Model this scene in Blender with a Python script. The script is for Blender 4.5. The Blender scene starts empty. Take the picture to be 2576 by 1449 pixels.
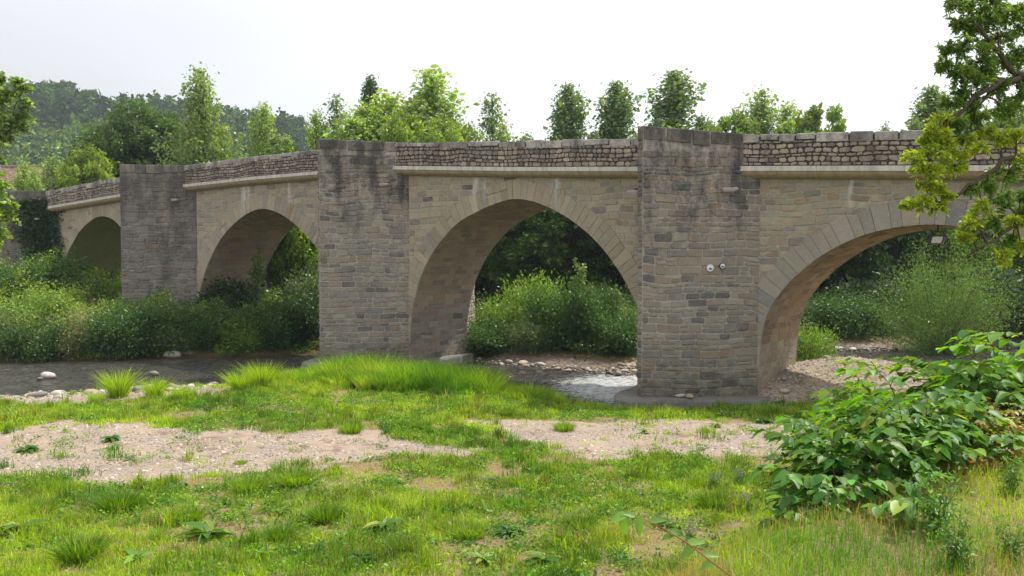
import bpy, math, random
import numpy as np
from mathutils import Vector

random.seed(7)
RNG = np.random.default_rng(11)
SC = bpy.context.scene
COL = SC.collection
R = math.radians

# ------------------------------------------------------------------ camera frame used to lay the place out
F = 2085.0; HOR = 650.0; ZC = 4.5
def W(px, py, Y):
    """world point on the sight line through a spot of the photograph at depth Y"""
    return Vector(((px - 1288) * Y / F, Y, ZC - (py - HOR) * Y / F))

# ------------------------------------------------------------------ numpy noise
_T = RNG.random((256, 256))
def vnoise(x, y):
    x = np.asarray(x, float); y = np.asarray(y, float)
    xi = np.floor(x).astype(int); yi = np.floor(y).astype(int)
    fx = x - xi; fy = y - yi
    fx = fx * fx * (3 - 2 * fx); fy = fy * fy * (3 - 2 * fy)
    a = _T[xi & 255, yi & 255]; b = _T[(xi + 1) & 255, yi & 255]
    c = _T[xi & 255, (yi + 1) & 255]; d = _T[(xi + 1) & 255, (yi + 1) & 255]
    return (a * (1 - fx) + b * fx) * (1 - fy) + (c * (1 - fx) + d * fx) * fy
def fbm(x, y, o=4):
    s = 0; a = .5; t = 0
    for i in range(o):
        s = s + a * vnoise(np.asarray(x) * 2 ** i + 17 * i, np.asarray(y) * 2 ** i + 31 * i); t += a; a *= .5
    return s / t
def sstep(a, b, x):
    t = np.clip((np.asarray(x, float) - a) / (b - a), 0, 1)
    return t * t * (3 - 2 * t)
def sdf(poly, x, y):
    """signed distance, positive inside"""
    x = np.asarray(x, float); y = np.asarray(y, float)
    d = np.full(np.broadcast(x, y).shape, 1e9); ins = np.zeros(d.shape, bool)
    n = len(poly)
    for i in range(n):
        ax, ay = poly[i]; bx, by = poly[(i + 1) % n]
        ex, ey = bx - ax, by - ay
        t = np.clip(((x - ax) * ex + (y - ay) * ey) / (ex * ex + ey * ey), 0, 1)
        d = np.minimum(d, np.hypot(x - ax - t * ex, y - ay - t * ey))
        c = ((ay > y) != (by > y)) & (x < (bx - ax) * (y - ay) / ((by - ay) if by != ay else 1e-9) + ax)
        ins ^= c
    return np.where(ins, d, -d)

# ------------------------------------------------------------------ mesh helpers
def link(name, me, mats, parent=None):
    o = bpy.data.objects.new(name, me); COL.objects.link(o)
    for m in (mats if isinstance(mats, (list, tuple)) else [mats]): me.materials.append(m)
    if parent is not None:
        o.parent = parent
        o.location = (0, 0, 0)
    return o
def tag(o, label=None, cat=None, group=None, kind=None):
    if label: o['label'] = label
    if cat: o['category'] = cat
    if group: o['group'] = group
    if kind: o['kind'] = kind
    return o
def empty(name, loc, label=None, cat=None, group=None, rz=0):
    o = bpy.data.objects.new(name, None); COL.objects.link(o); o.location = loc; o.rotation_euler[2] = rz
    o.empty_display_size = .2
    return tag(o, label, cat, group)
def copy_tree(o, parent=None):
    c = o.copy(); COL.objects.link(c)
    if parent is not None: c.parent = parent
    for ch in list(o.children): copy_tree(ch, c)
    return c
def mesh_np(name, verts, faces, col=None, smooth=False, k=4):
    """faces (M,k) all of one size; col (M,3) face colours in attribute tint"""
    me = bpy.data.meshes.new(name)
    verts = np.ascontiguousarray(verts, np.float32); faces = np.ascontiguousarray(faces, np.int32)
    M = len(faces)
    me.vertices.add(len(verts)); me.vertices.foreach_set('co', verts.ravel())
    me.loops.add(M * k); me.loops.foreach_set('vertex_index', faces.ravel())
    me.polygons.add(M); me.polygons.foreach_set('loop_start', np.arange(0, M * k, k, dtype=np.int32))
    if col is not None:
        a = me.attributes.new('tint', 'FLOAT_COLOR', 'FACE')
        c = np.ones((M, 4), np.float32); c[:, :3] = col; a.data.foreach_set('color', c.ravel())
    if smooth: me.polygons.foreach_set('use_smooth', np.ones(M, bool))
    me.update(calc_edges=True)
    return me
class MB:
    def __init__(s): s.v = []; s.f = []; s.c = []
    def add(s, vs, fs, c=(1, 1, 1)):
        b = len(s.v); s.v += [tuple(v) for v in vs]; s.f += [tuple(b + i for i in f) for f in fs]; s.c += [c] * len(fs)
    def box(s, fn, a, b, c=(1, 1, 1)):
        """fn maps (i,j,k) local to world"""
        vs = [fn(x, y, z) for x in (a[0], b[0]) for y in (a[1], b[1]) for z in (a[2], b[2])]
        s.add(vs, [(0, 1, 3, 2), (4, 6, 7, 5), (0, 4, 5, 1), (2, 3, 7, 6), (0, 2, 6, 4), (1, 5, 7, 3)], c)
    def tube(s, pts, rad, n=7, c=(1, 1, 1), cap=True):
        b = len(s.v); pts = [Vector(p) for p in pts]
        for i, p in enumerate(pts):
            t = (pts[min(i + 1, len(pts) - 1)] - pts[max(i - 1, 0)]).normalized()
            q = t.cross(Vector((.13, .21, 1) if abs(t.z) < .9 else (1, .1, 0))).normalized(); w = t.cross(q)
            for k in range(n):
                a = 2 * math.pi * k / n
                s.v.append(tuple(p + (q * math.cos(a) + w * math.sin(a)) * rad[i]))
        for i in range(len(pts) - 1):
            for k in range(n):
                s.f.append((b + i * n + k, b + i * n + (k + 1) % n, b + (i + 1) * n + (k + 1) % n, b + (i + 1) * n + k)); s.c.append(c)
        if cap:
            s.f.append(tuple(b + k for k in range(n))[::-1]); s.f.append(tuple(b + (len(pts) - 1) * n + k for k in range(n))); s.c += [c, c]
    def mesh(s, name, smooth=False):
        me = bpy.data.meshes.new(name); me.from_pydata(s.v, [], s.f)
        a = me.attributes.new('tint', 'FLOAT_COLOR', 'FACE')
        arr = np.ones((len(s.f), 4), np.float32); arr[:, :3] = np.array(s.c); a.data.foreach_set('color', arr.ravel())
        if smooth: me.polygons.foreach_set('use_smooth', np.ones(len(s.f), bool))
        me.update(); return me
    def build(s, name, mat, parent=None, smooth=False): return link(name, s.mesh(name, smooth), mat, parent)

# ------------------------------------------------------------------ materials
class NT:
    def __init__(s, name):
        s.m = bpy.data.materials.new(name); s.m.use_nodes = True; s.t = s.m.node_tree; s.t.nodes.clear()
        s.out = s.n('ShaderNodeOutputMaterial')
    def n(s, ty, **kw):
        nd = s.t.nodes.new(ty)
        for k, v in kw.items(): setattr(nd, k, v)
        return nd
    def set(s, sock, v):
        if hasattr(v, 'is_linked') or hasattr(v, 'links'): s.t.links.new(v, sock)
        elif isinstance(v, (tuple, list)) and len(v) == 3 and sock.type == 'RGBA': sock.default_value = (*v, 1)
        else: sock.default_value = v
    def pos(s): return s.n('ShaderNodeNewGeometry').outputs['Position']
    def vmul(s, v, k):
        m = s.n('ShaderNodeVectorMath', operation='MULTIPLY'); s.set(m.inputs[0], v); m.inputs[1].default_value = k; return m.outputs[0]
    def noise(s, v, scale, detail=4, rough=.55, out='Fac', dist=0):
        m = s.n('ShaderNodeTexNoise'); s.set(m.inputs['Vector'], v); m.inputs['Scale'].default_value = scale
        m.inputs['Detail'].default_value = detail; m.inputs['Roughness'].default_value = rough; m.inputs['Distortion'].default_value = dist
        return m.outputs[out]
    def ramp(s, f, a, b, lo=0., hi=1.):
        m = s.n('ShaderNodeMapRange'); s.set(m.inputs[0], f); m.inputs[1].default_value = a; m.inputs[2].default_value = b
        m.inputs[3].default_value = lo; m.inputs[4].default_value = hi; return m.outputs[0]
    def math(s, op, a, b=0., c=None):
        m = s.n('ShaderNodeMath', operation=op); s.set(m.inputs[0], a); s.set(m.inputs[1], b)
        if c is not None: s.set(m.inputs[2], c)
        return m.outputs[0]
    def mix(s, f, a, b, mode='MIX'):
        m = s.n('ShaderNodeMix', data_type='RGBA', blend_type=mode)
        s.set(m.inputs[0], f); s.set(m.inputs[6], a); s.set(m.inputs[7], b); return m.outputs[2]
    def attr(s, name='tint', out='Color'):
        m = s.n('ShaderNodeAttribute'); m.attribute_name = name; return m.outputs[out]
    def bump(s, h, strength=.5, dist=.02):
        m = s.n('ShaderNodeBump'); m.inputs['Strength'].default_value = strength; m.inputs['Distance'].default_value = dist
        s.set(m.inputs['Height'], h); return m.outputs[0]
    def pbr(s, col, rough=.9, bump=None, spec=.3, metal=0.):
        p = s.n('ShaderNodeBsdfPrincipled'); s.set(p.inputs['Base Color'], col); s.set(p.inputs['Roughness'], rough)
        p.inputs['Specular IOR Level'].default_value = spec; p.inputs['Metallic'].default_value = metal
        if bump is not None: s.set(p.inputs['Normal'], bump)
        s.t.links.new(p.outputs[0], s.out.inputs[0]); return s.m
    def sep(s, v):
        m = s.n('ShaderNodeSeparateXYZ'); s.set(m.inputs[0], v); return m.outputs

def leaf_mat(name, gain=(1, 1, 1), trans=.35, gloss=.05, tgain=(1.5, 1.45, .55), rough=.45):
    t = NT(name)
    c = t.mix(1., t.attr(), gain, 'MULTIPLY')
    d = t.n('ShaderNodeBsdfDiffuse'); t.set(d.inputs[0], c)
    tr = t.n('ShaderNodeBsdfTranslucent'); t.set(tr.inputs[0], t.mix(1., c, tgain, 'MULTIPLY'))
    g = t.n('ShaderNodeBsdfGlossy'); t.set(g.inputs[0], (.9, .95, .9)); g.inputs['Roughness'].default_value = rough
    m1 = t.n('ShaderNodeMixShader'); m1.inputs[0].default_value = trans
    t.t.links.new(d.outputs[0], m1.inputs[1]); t.t.links.new(tr.outputs[0], m1.inputs[2])
    m2 = t.n('ShaderNodeMixShader'); m2.inputs[0].default_value = gloss
    t.t.links.new(m1.outputs[0], m2.inputs[1]); t.t.links.new(g.outputs[0], m2.inputs[2])
    t.t.links.new(m2.outputs[0], t.out.inputs[0]); return t.m

def stone_mat(name, stain_lo, stain_hi, stain_amt, stain_col=(.045, .043, .045), moss=0., grain=1., white=0., low_dark=0., lime=(.40, .37, .31), la=.5, hk=.16):
    """masonry: the tint of each stone, grain, rain-fed black crust near the top, white lime runs"""
    t = NT(name); P = t.pos(); z = t.sep(P)[2]
    c = t.attr()
    c = t.mix(t.ramp(t.noise(P, 7., 5, .7), .3, .7, 0., .42), c, t.mix(1., c, (.55, .54, .53), 'MULTIPLY'))
    c = t.mix(t.ramp(t.noise(P, 3.6, 6, .72), .47, .66, 0., la), c, lime)
    c = t.mix(t.ramp(t.noise(P, 38., 4, .7), .42, .66, 0., .35 * grain), c, (.42, .40, .36))
    c = t.mix(t.ramp(t.noise(P, 14., 5, .75), .56, .72, 0., .45 * grain), c, t.mix(1., c, (.42, .40, .40), 'MULTIPLY'))
    c = t.mix(t.ramp(t.noise(P, 60., 3, .7), .55, .75, 0., .5 * grain), c, (.06, .055, .05))
    # large tonal clouds
    c = t.mix(t.ramp(t.noise(P, .55, 4, .6), .38, .66, 0., .35), c, t.mix(1., c, (.72, .70, .68), 'MULTIPLY'))
    if stain_amt:
        h = t.ramp(z, stain_lo, stain_hi)
        n1 = t.noise(t.vmul(P, (1., 1., .35)), 1.5, 6, .68)
        n2 = t.noise(t.vmul(P, (1., 1., 1.)), 9., 4, .7)
        f = t.math('ADD', t.math('MULTIPLY', n1, .75), t.math('MULTIPLY', n2, .25))
        f = t.math('ADD', f, t.math('MULTIPLY', h, hk))
        f = t.math('MULTIPLY', t.ramp(f, .53, .68), t.math('MULTIPLY', t.ramp(z, stain_lo, stain_lo + 1.5), stain_amt))
        c = t.mix(f, c, stain_col)
        # pale lichen specks over the crust
        c = t.mix(t.math('MULTIPLY', t.ramp(t.noise(P, 24., 3, .7), .58, .7), t.math('MULTIPLY', f, .7)), c, (.30, .30, .28))
    if white:
        # lime runs below leaking joints of the deck, each at its own place along the wall
        dt = t.n('ShaderNodeVectorMath', operation='DOT_PRODUCT'); sb = t.n('ShaderNodeVectorMath', operation='SUBTRACT')
        t.set(sb.inputs[0], P); sb.inputs[1].default_value = (7.458, 25.0, 0); t.set(dt.inputs[0], sb.outputs[0]); dt.inputs[1].default_value = (.807, -.5905, 0)
        s_ = t.math('ADD', dt.outputs['Value'], t.math('MULTIPLY', t.math('SUBTRACT', t.noise(P, 2.2, 3), .5), .25)); w = None
        for (s0, hw, zlo) in ((-25.15, .30, 6.3), (-24.8, .14, 6.6), (-21.8, .12, 6.9), (-10.95, .20, 5.9), (-10.5, .10, 6.7), (-7.3, .22, 6.2), (-39.6, .2, 6.7), (2.6, .1, 5.9)):
            k = t.math('MULTIPLY', t.ramp(t.math('ABSOLUTE', t.math('SUBTRACT', s_, s0)), hw, hw * .25), t.ramp(z, zlo - .3, zlo + .5))
            w = k if w is None else t.math('MAXIMUM', w, k)
        w = t.math('MULTIPLY', w, t.math('MULTIPLY', t.ramp(t.noise(t.vmul(P, (9., 9., .5)), 1., 4, .7), .36, .6), white))
        c = t.mix(w, c, (.72, .72, .70))
    if moss:
        f = t.math('MULTIPLY', t.ramp(t.noise(P, 3.2, 5, .7), .45, .62), t.ramp(z, 2.2, .5, 0., moss))
        c = t.mix(f, c, (.075, .080, .045))
    if low_dark:
        f = t.math('MULTIPLY', t.ramp(z, 1.3, .45, 0., low_dark), t.ramp(t.noise(P, 2.2, 4, .6), .3, .55))
        c = t.mix(f, c, (.075, .07, .055))
    b = t.math('ADD', t.noise(P, 18., 6, .7), t.math('MULTIPLY', t.noise(P, 70., 4, .7), .4))
    return t.pbr(c, .92, t.bump(b, 1., .045), .2)

M = {}
M['pier'] = stone_mat('pier_stone', 4.4, 8.4, .86, stain_col=(.055, .052, .05), moss=.55, low_dark=.5, lime=(.40, .375, .33), la=.38, hk=.125)
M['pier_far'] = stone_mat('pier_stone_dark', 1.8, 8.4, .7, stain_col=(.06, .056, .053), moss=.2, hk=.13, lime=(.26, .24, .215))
M['spandrel'] = stone_mat('spandrel_stone', 0, 1, 0, grain=.9, white=.85, la=.32)
M['ring'] = stone_mat('arch_ring_stone', 0, 1, 0, grain=.7, white=.5)
M['soffit'] = stone_mat('soffit_stone', 0, 1, 0, grain=.9, moss=.3, lime=(.46, .37, .26), la=.3)
M['rubble'] = stone_mat('parapet_rubble', -5, 22, .55, stain_col=(.06, .05, .044), grain=.8, lime=(.50, .43, .34), la=.2)
M['coping'] = stone_mat('coping_stone', -5, 20, .85, stain_col=(.12, .115, .115), grain=.6, lime=(.62, .60, .56), la=.3)
M['render'] = stone_mat('rendered_soffit', 0, 1, 0, grain=.15, lime=(.36, .37, .20))
M['concrete'] = stone_mat('concrete', -5, 60, .45, lime=(.27, .26, .24),  stain_col=(.10, .095, .085), grain=.8)
def simple(name, col, rough=.6, metal=0., spec=.4, nscale=30., namt=.3, dark=.6):
    t = NT(name); P = t.pos()
    c = t.mix(t.ramp(t.noise(P, nscale, 4, .6), .35, .7, 0., namt), col, tuple(v * dark for v in col))
    return t.pbr(c, rough, t.bump(t.noise(P, nscale * 2, 3, .6), .2, .005), spec, metal)
# cornice: cast moulding, warm buff roll and paler fascia with rain streaks
t = NT('cornice_stone'); P = t.pos()
c = t.mix(t.ramp(t.noise(t.vmul(P, (1, 1, .15)), 6., 5, .65), .35, .7), t.attr(), t.mix(1., t.attr(), (.62, .60, .58), 'MULTIPLY'))
c = t.mix(t.ramp(t.noise(P, 40, 4, .7), .5, .72, 0, .4), c, (.12, .11, .09))
M['cornice'] = t.pbr(c, .85, t.bump(t.noise(P, 30, 4, .6), .4, .01), .25)
M['bark'] = simple('bark', (.085, .065, .045), .9, nscale=14., namt=.8, dark=.45)
M['bark_pale'] = simple('bark_pale', (.16, .14, .11), .9, nscale=14., namt=.7, dark=.5)
M['lamp_grey'] = simple('lamp_body_paint', (.36, .30, .30), .45, 0, .5)
M['lamp_dark'] = simple('lamp_dark_metal', (.03, .03, .032), .4, .6, .5)
M['glass'] = simple('lamp_glass', (.45, .42, .36), .12, 0, .8, namt=.1)
M['white'] = simple('white_enamel', (.72, .74, .76), .35, 0, .5, namt=.1)
M['blue'] = simple('blue_enamel', (.03, .08, .32), .35, 0, .5, namt=.1)
M['black'] = simple('black_enamel', (.015, .015, .02), .4, 0, .5)

# leaves
M['poplar'] = leaf_mat('poplar_leaf', trans=.5, gloss=.045)
M['broad'] = leaf_mat('broad_leaf', trans=.36, gloss=.03)
M['bush'] = leaf_mat('bush_leaf', trans=.40, gloss=.035)
M['grass'] = leaf_mat('grass_blade', trans=.45, gloss=.02, tgain=(1.55, 1.5, .5))
M['knot'] = leaf_mat('knotweed_leaf', trans=.38, gloss=.022, tgain=(2.2, 2.1, .3), rough=.42)
M['elder'] = leaf_mat('elder_leaf', trans=.42, gloss=.05, tgain=(1.6, 1.5, .4))
M['far'] = leaf_mat('far_leaf', trans=.15, gloss=.0)

# ------------------------------------------------------------------ terrain
NEAR = [(-80, 5), (-30, 20), (-20, 24.6), (-16.6, 26.3), (-12.7, 28.6), (-9.5, 29.6), (-6, 30.4), (-3, 30.0), (-1, 28.6), (1.2, 26.2), (3.2, 24.9), (4.4, 26.5), (6.6, 30.2),
        (9, 32.0), (13, 32.6), (16, 31.5), (22, 33), (40, 38), (100, 60), (100, -60), (-80, -60)]
LEFT = [(-900, -60), (-120, 10), (-40, 31), (-28, 34), (-21.9, 35.6), (-17, 36.4), (-14.8, 36.9), (-10.4, 37), (-8.3, 40), (-6, 46), (-2, 52), (10, 900), (-900, 900)]
BACK = [(-3.0, 37.2), (.2, 34.9), (2.6, 33.2), (4.8, 31.9), (6.4, 32.8), (8.2, 36.4), (12, 39.4), (15, 40.2), (22, 41), (40, 47), (100, 66), (900, 300), (900, 900), (-20, 900), (-6, 46), (-4.2, 41)]
BANKP = [(-1.6, -6), (-.6, 2.0), (.75, 3.6), (1.55, 4.8), (2.6, 6.0), (4.6, 7.6), (9, 10), (16, 13), (40, 16), (40, -30), (-1.6, -30)]
def ground_h(x, y):
    x = np.asarray(x, float); y = np.asarray(y, float)
    n = fbm(x * .35, y * .35, 4) - .5; n2 = fbm(x * 1.7 + 9, y * 1.7, 3) - .5
    wob = (fbm(x * .6 + 40, y * .6, 3) - .5) * .9
    dn = sdf(NEAR, x, y) + wob; dl = sdf(LEFT, x, y) + wob; db = sdf(BACK, x, y) + wob * .6
    def shore(d, top, w): return np.where(d > 0, top * sstep(0, w, d) + .02, -.45 * sstep(0, 2.2, -d))
    hn = shore(dn, .42, 4.0)
    hn = hn + np.where(dn > 0, sstep(0, 3, dn), 0) * (n * .18 + n2 * .05)
    hn = hn + .75 * np.exp(-(((x - 11.2) / 3.2) ** 2 + ((y - 27.3) / 2.8) ** 2)) * sstep(0, 2., dn)
    hn = hn + .3 * sstep(14, 8, y)
    hn = hn - .36 * np.exp(-((x - 5.9) / 3.1) ** 4 - ((y - 23.9) / 1.25) ** 4)
    db2 = sdf(BANKP, x, y)
    hn = np.where(db2 > -3.2, np.maximum(hn, .43 + 2.35 * sstep(-3.0, .1, db2) + n2 * .12 + .25 * sstep(0, 6, db2) * sstep(2, 8, x)), hn)
    hl = shore(dl, 1.35, 4.5) + sstep(3, 14, dl) * .9 + np.where(dl > 0, sstep(0, 3, dl), 0) * n * .5
    hb = shore(db, .45, 3.0) + sstep(3, 10, db) * .9 + np.where(db > 0, sstep(0, 3, db), 0) * n * .4
    h = np.maximum(np.maximum(hn, hl), hb)
    far = sstep(90, 220, np.hypot(x, y))
    return h * (1 - far) + 1.5 * far
def gh(x, y): return float(ground_h(x, y))

def bare(x, y):
    """1 on open sand and gravel"""
    x = np.asarray(x, float); y = np.asarray(y, float)
    wob = (fbm(x * .55 + 3, y * .8, 4) - .5) * 1.5
    def ell(cx, cy, rx, ry, rot=0):
        c, s = math.cos(rot), math.sin(rot); dx = x - cx; dy = y - cy
        return np.sqrt(((dx * c + dy * s) / rx) ** 2 + ((-dx * s + dy * c) / ry) ** 2)
    b = sstep(1.12, .92, ell(-8.2, 17.5, 7.0, 2.25, .06) + wob * 1.0)
    b = np.maximum(b, sstep(1.15, .8, ell(3.4, 18.7, 4.1, 1.75, -.10) + wob * .8))
    b = np.maximum(b, sstep(1.2, .8, ell(.4, 20.4, 1.8, .45, -.1) + wob * .4))
    b = np.maximum(b, sstep(1.15, .85, ell(10.6, 26.8, 4.2, 3.4) + wob * .4))
    b = np.maximum(b, sstep(1.2, .8, ell(-13.6, 24.9, 5.6, 1.9, .16) + wob * .5))
    b = np.maximum(b, .9 * sstep(1.2, .8, ell(-9.2, 27.2, 3.0, .8, .1) + wob * .5))
    db = sdf(BACK, x, y); b = np.maximum(b, sstep(-1.5, -.5, db) * sstep(1.9, 1.0, db))
    return b

xs = np.concatenate([-np.geomspace(900, 31, 26), np.arange(-30, 30.01, .22), np.geomspace(31, 900, 26)])
ys = np.concatenate([[-60, -30, -15, -8, -4, -1], np.arange(1, 50, .2), np.geomspace(50.5, 1500, 40)])
GX, GY = np.meshgrid(xs, ys)
GZ = ground_h(GX, GY)
_exact_h = ground_h
def ground_h(x, y):
    x = np.clip(np.asarray(x, float), xs[0] + 1e-3, xs[-1] - 1e-3); y = np.clip(np.asarray(y, float), ys[0] + 1e-3, ys[-1] - 1e-3)
    i = np.searchsorted(xs, x) - 1; j = np.searchsorted(ys, y) - 1
    fx = (x - xs[i]) / (xs[i + 1] - xs[i]); fy = (y - ys[j]) / (ys[j + 1] - ys[j])
    return (GZ[j, i] * (1 - fx) + GZ[j, i + 1] * fx) * (1 - fy) + (GZ[j + 1, i] * (1 - fx) + GZ[j + 1, i + 1] * fx) * fy
V = np.stack([GX.ravel(), GY.ravel(), GZ.ravel()], 1)
nx, ny = len(xs), len(ys)
ii = (np.arange(ny - 1)[:, None] * nx + np.arange(nx - 1)[None, :]).ravel()
Fq = np.stack([ii, ii + 1, ii + nx + 1, ii + nx], 1)
me = mesh_np('ground', V, Fq, None, True)
a = me.attributes.new('open', 'FLOAT', 'POINT'); a.data.foreach_set('value', bare(GX, GY).ravel().astype(np.float32))
t = NT('river_bar_ground'); P = t.pos(); op = t.attr('open', 'Fac'); z = t.sep(P)[2]
sand = t.mix(t.ramp(t.noise(P, .9, 5, .6), .35, .65), (.39, .295, .225), (.30, .24, .19))
vor = t.n('ShaderNodeTexVoronoi'); t.set(vor.inputs['Vector'], t.vmul(P, (1, 1, .6))); vor.inputs['Scale'].default_value = 17.; vor.inputs['Randomness'].default_value = 1.
peb = t.mix(t.ramp(t.sep(vor.outputs['Color'])[0], 0., 1.), (.22, .18, .145), (.44, .39, .34))
peb = t.mix(t.ramp(t.sep(vor.outputs['Color'])[1], .75, .8), peb, (.16, .155, .16))
pm = t.math('MULTIPLY', t.ramp(vor.outputs['Distance'], .62, .40), t.ramp(t.noise(P, 1.4, 5, .7), .42, .56))
sand = t.mix(pm, sand, peb)
sand = t.mix(t.ramp(t.noise(P, 55., 3, .7), .5, .7, 0, .5), sand, (.20, .16, .12))
sand = t.mix(t.ramp(t.noise(P, 1.25, 6, .72), .54, .66, 0, .75), sand, (.17, .115, .08))
soil = t.mix(t.ramp(t.noise(P, 2.6, 5, .65), .36, .62), (.22, .145, .09), (.19, .17, .06))
soil = t.mix(t.ramp(t.noise(P, 26., 4, .7), .45, .7, 0, .7), soil, (.36, .27, .16))
c = t.mix(t.ramp(t.math('ADD', op, t.math('MULTIPLY', t.math('SUBTRACT', t.noise(P, 2.2, 5, .7), .5), .9)), .35, .65), soil, sand)
c = t.mix(t.ramp(z, .16, .02), c, t.mix(1., c, (.30, .28, .26), 'MULTIPLY'))
bb = t.math('ADD', t.math('MULTIPLY', t.ramp(vor.outputs['Distance'], .6, .1), t.math('MULTIPLY', pm, .8)), t.noise(P, 20., 6, .75))
M['ground'] = t.pbr(c, .95, t.bump(bb, .9, .035), .15)
tag(link('ground', me, M['ground']), kind='structure')

# ------------------------------------------------------------------ water
wx = np.concatenate([-np.geomspace(400, 26, 12), np.arange(-25, 25.01, .13), np.geomspace(26, 400, 12)])
wy = np.concatenate([np.linspace(-40, 21.5, 10), np.arange(22, 46, .11), np.geomspace(47, 120, 10)])
WX, WY = np.meshgrid(wx, wy)
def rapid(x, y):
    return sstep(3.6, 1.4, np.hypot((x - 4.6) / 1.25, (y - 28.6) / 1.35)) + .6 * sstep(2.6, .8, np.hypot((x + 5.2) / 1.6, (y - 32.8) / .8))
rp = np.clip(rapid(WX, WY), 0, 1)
ca, sa = math.cos(.5), math.sin(.5)
U_ = WX * ca + WY * sa; V_ = -WX * sa + WY * ca
amp = .050 + .06 * rp
WZ = amp * (fbm(U_ * 1.1, V_ * 3.0, 3) - .5) * 1.6 + amp * .9 * (fbm(U_ * 3.5 + 5, V_ * 7, 3) - .5)
WZ = WZ * (np.abs(WX) < 26) * ((WY > 20) & (WY < 47))
V = np.stack([WX.ravel(), WY.ravel(), WZ.ravel()], 1); nx = len(wx); ny = len(wy)
ii = (np.arange(ny - 1)[:, None] * nx + np.arange(nx - 1)[None, :]).ravel()
me = mesh_np('river_water', V, np.stack([ii, ii + 1, ii + nx + 1, ii + nx], 1), None, True)
a = me.attributes.new('foam_glitter', 'FLOAT', 'POINT'); a.data.foreach_set('value', rp.ravel().astype(np.float32))
t = NT('river_water'); P = t.pos(); fo = t.attr('foam_glitter', 'Fac')
sv = t.n('ShaderNodeVectorRotate', rotation_type='Z_AXIS'); t.set(sv.inputs['Vector'], P); sv.inputs['Angle'].default_value = -.5
S = t.vmul(sv.outputs[0], (1., 2.6, 1.))
b = t.math('ADD', t.noise(S, 3.2, 5, .62, dist=.4), t.math('MULTIPLY', t.noise(S, 11., 4, .65), .5))
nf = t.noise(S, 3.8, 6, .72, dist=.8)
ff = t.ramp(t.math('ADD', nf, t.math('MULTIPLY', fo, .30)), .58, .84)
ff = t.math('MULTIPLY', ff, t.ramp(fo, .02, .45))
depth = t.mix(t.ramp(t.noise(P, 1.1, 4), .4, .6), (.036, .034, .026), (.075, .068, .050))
depth = t.mix(t.ramp(t.noise(t.vmul(S, (1., 2.6, 1.)), 4.2, 5, .7, dist=.4), .56, .63, 0, .85), depth, (.34, .35, .35))  # pale dashes in the colour stand in for sky glints on ripples
p = t.n('ShaderNodeBsdfPrincipled'); t.set(p.inputs['Base Color'], t.mix(ff, depth, (.80, .82, .82)))  # white riffle: broken water and sky glitter painted together into the colour
t.set(p.inputs['Roughness'], t.ramp(ff, 0, 1, .05, .5)); p.inputs['IOR'].default_value = 1.33; p.inputs['Specular IOR Level'].default_value = .9
t.set(p.inputs['Normal'], t.bump(b, 1., .26)); t.t.links.new(p.outputs[0], t.out.inputs[0]); M['water'] = t.m
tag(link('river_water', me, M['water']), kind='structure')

# ------------------------------------------------------------------ the bridge
P3 = Vector((7.458, 25.0, 0)); UB = Vector((.807, -.5905, 0)); NB = Vector((.5905, .807, 0)); BW = 3.6
def B(s, n, z): return P3 + UB * s + NB * n + Vector((0, 0, z))
class Arch: pass
def lerp_pts(pts, x):
    for (a, b), (c, d) in zip(pts, pts[1:]):
        if x <= c: return b + (d - b) * (x - a) / (c - a) if x >= a else b
    return pts[-1][1]
TOP = [(-60, 7.9), (-45, 8.55), (-36.6, 8.93), (-30, 9.17), (-24, 9.24), (-19.8, 9.22), (-15.2, 9.17), (-9, 8.72), (-3.9, 8.40), (-.6, 8.2), (1.1, 8.1), (6.8, 7.74), (16, 7.1), (40, 5.4)]
def ztop(s): return lerp_pts(TOP, s)
def zcor(s): return ztop(s) - .93     # top of the cornice fascia
CURVES = {
 'first': [(-43.9, .2), (-43.75, 1.6), (-43.35, 3.0), (-42.86, 4.15), (-42.26, 5.0), (-41.14, 5.96), (-40.31, 6.42), (-39.24, 6.81), (-38.32, 6.92), (-37.45, 6.80), (-36.6, 6.44), (-35.5, 5.7), (-34.3, 4.5), (-33.4, 3.2), (-32.9, 2.), (-32.76, .2)],
 'second': [(-29.06, .2), (-29.04, 1.6), (-28.96, 2.39), (-28.78, 2.99), (-28.32, 3.91), (-27.81, 4.62), (-27.13, 5.35), (-26.39, 5.92), (-25.38, 6.45), (-24.61, 6.72), (-23.75, 6.84), (-22.8, 6.68), (-22.0, 6.38), (-21.43, 6.08), (-20.87, 5.72), (-20.38, 5.36), (-19.75, 4.8), (-19.0, 3.85), (-18.4, 2.7), (-18.12, 1.5), (-18.08, .2)],
 'third': [(-14.38, .2), (-14.36, 1.4), (-14.25, 2.2), (-14.05, 3.0), (-13.70, 3.85), (-13.03, 4.82), (-11.95, 5.78), (-10.99, 6.22), (-9.92, 6.56), (-9.09, 6.68), (-8.3, 6.56), (-7.5, 6.27), (-6.7, 5.86), (-5.9, 5.30), (-5.2, 4.62), (-4.64, 3.90), (-4.22, 3.20), (-3.93, 2.5), (-3.72, 1.5), (-3.68, .2)],
 'fourth': [(0, .2), (.02, 1.4), (.14, 2.44), (.38, 3.08), (.74, 3.61), (1.18, 4.07), (1.74, 4.53), (2.41, 4.93), (3.05, 5.19), (3.68, 5.34), (4.29, 5.41), (4.82, 5.41), (5.45, 5.33), (6.1, 5.15), (6.8, 4.85), (7.6, 4.3), (8.4, 3.5), (9.1, 2.4), (9.45, 1.2), (9.5, .2)]}
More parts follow.
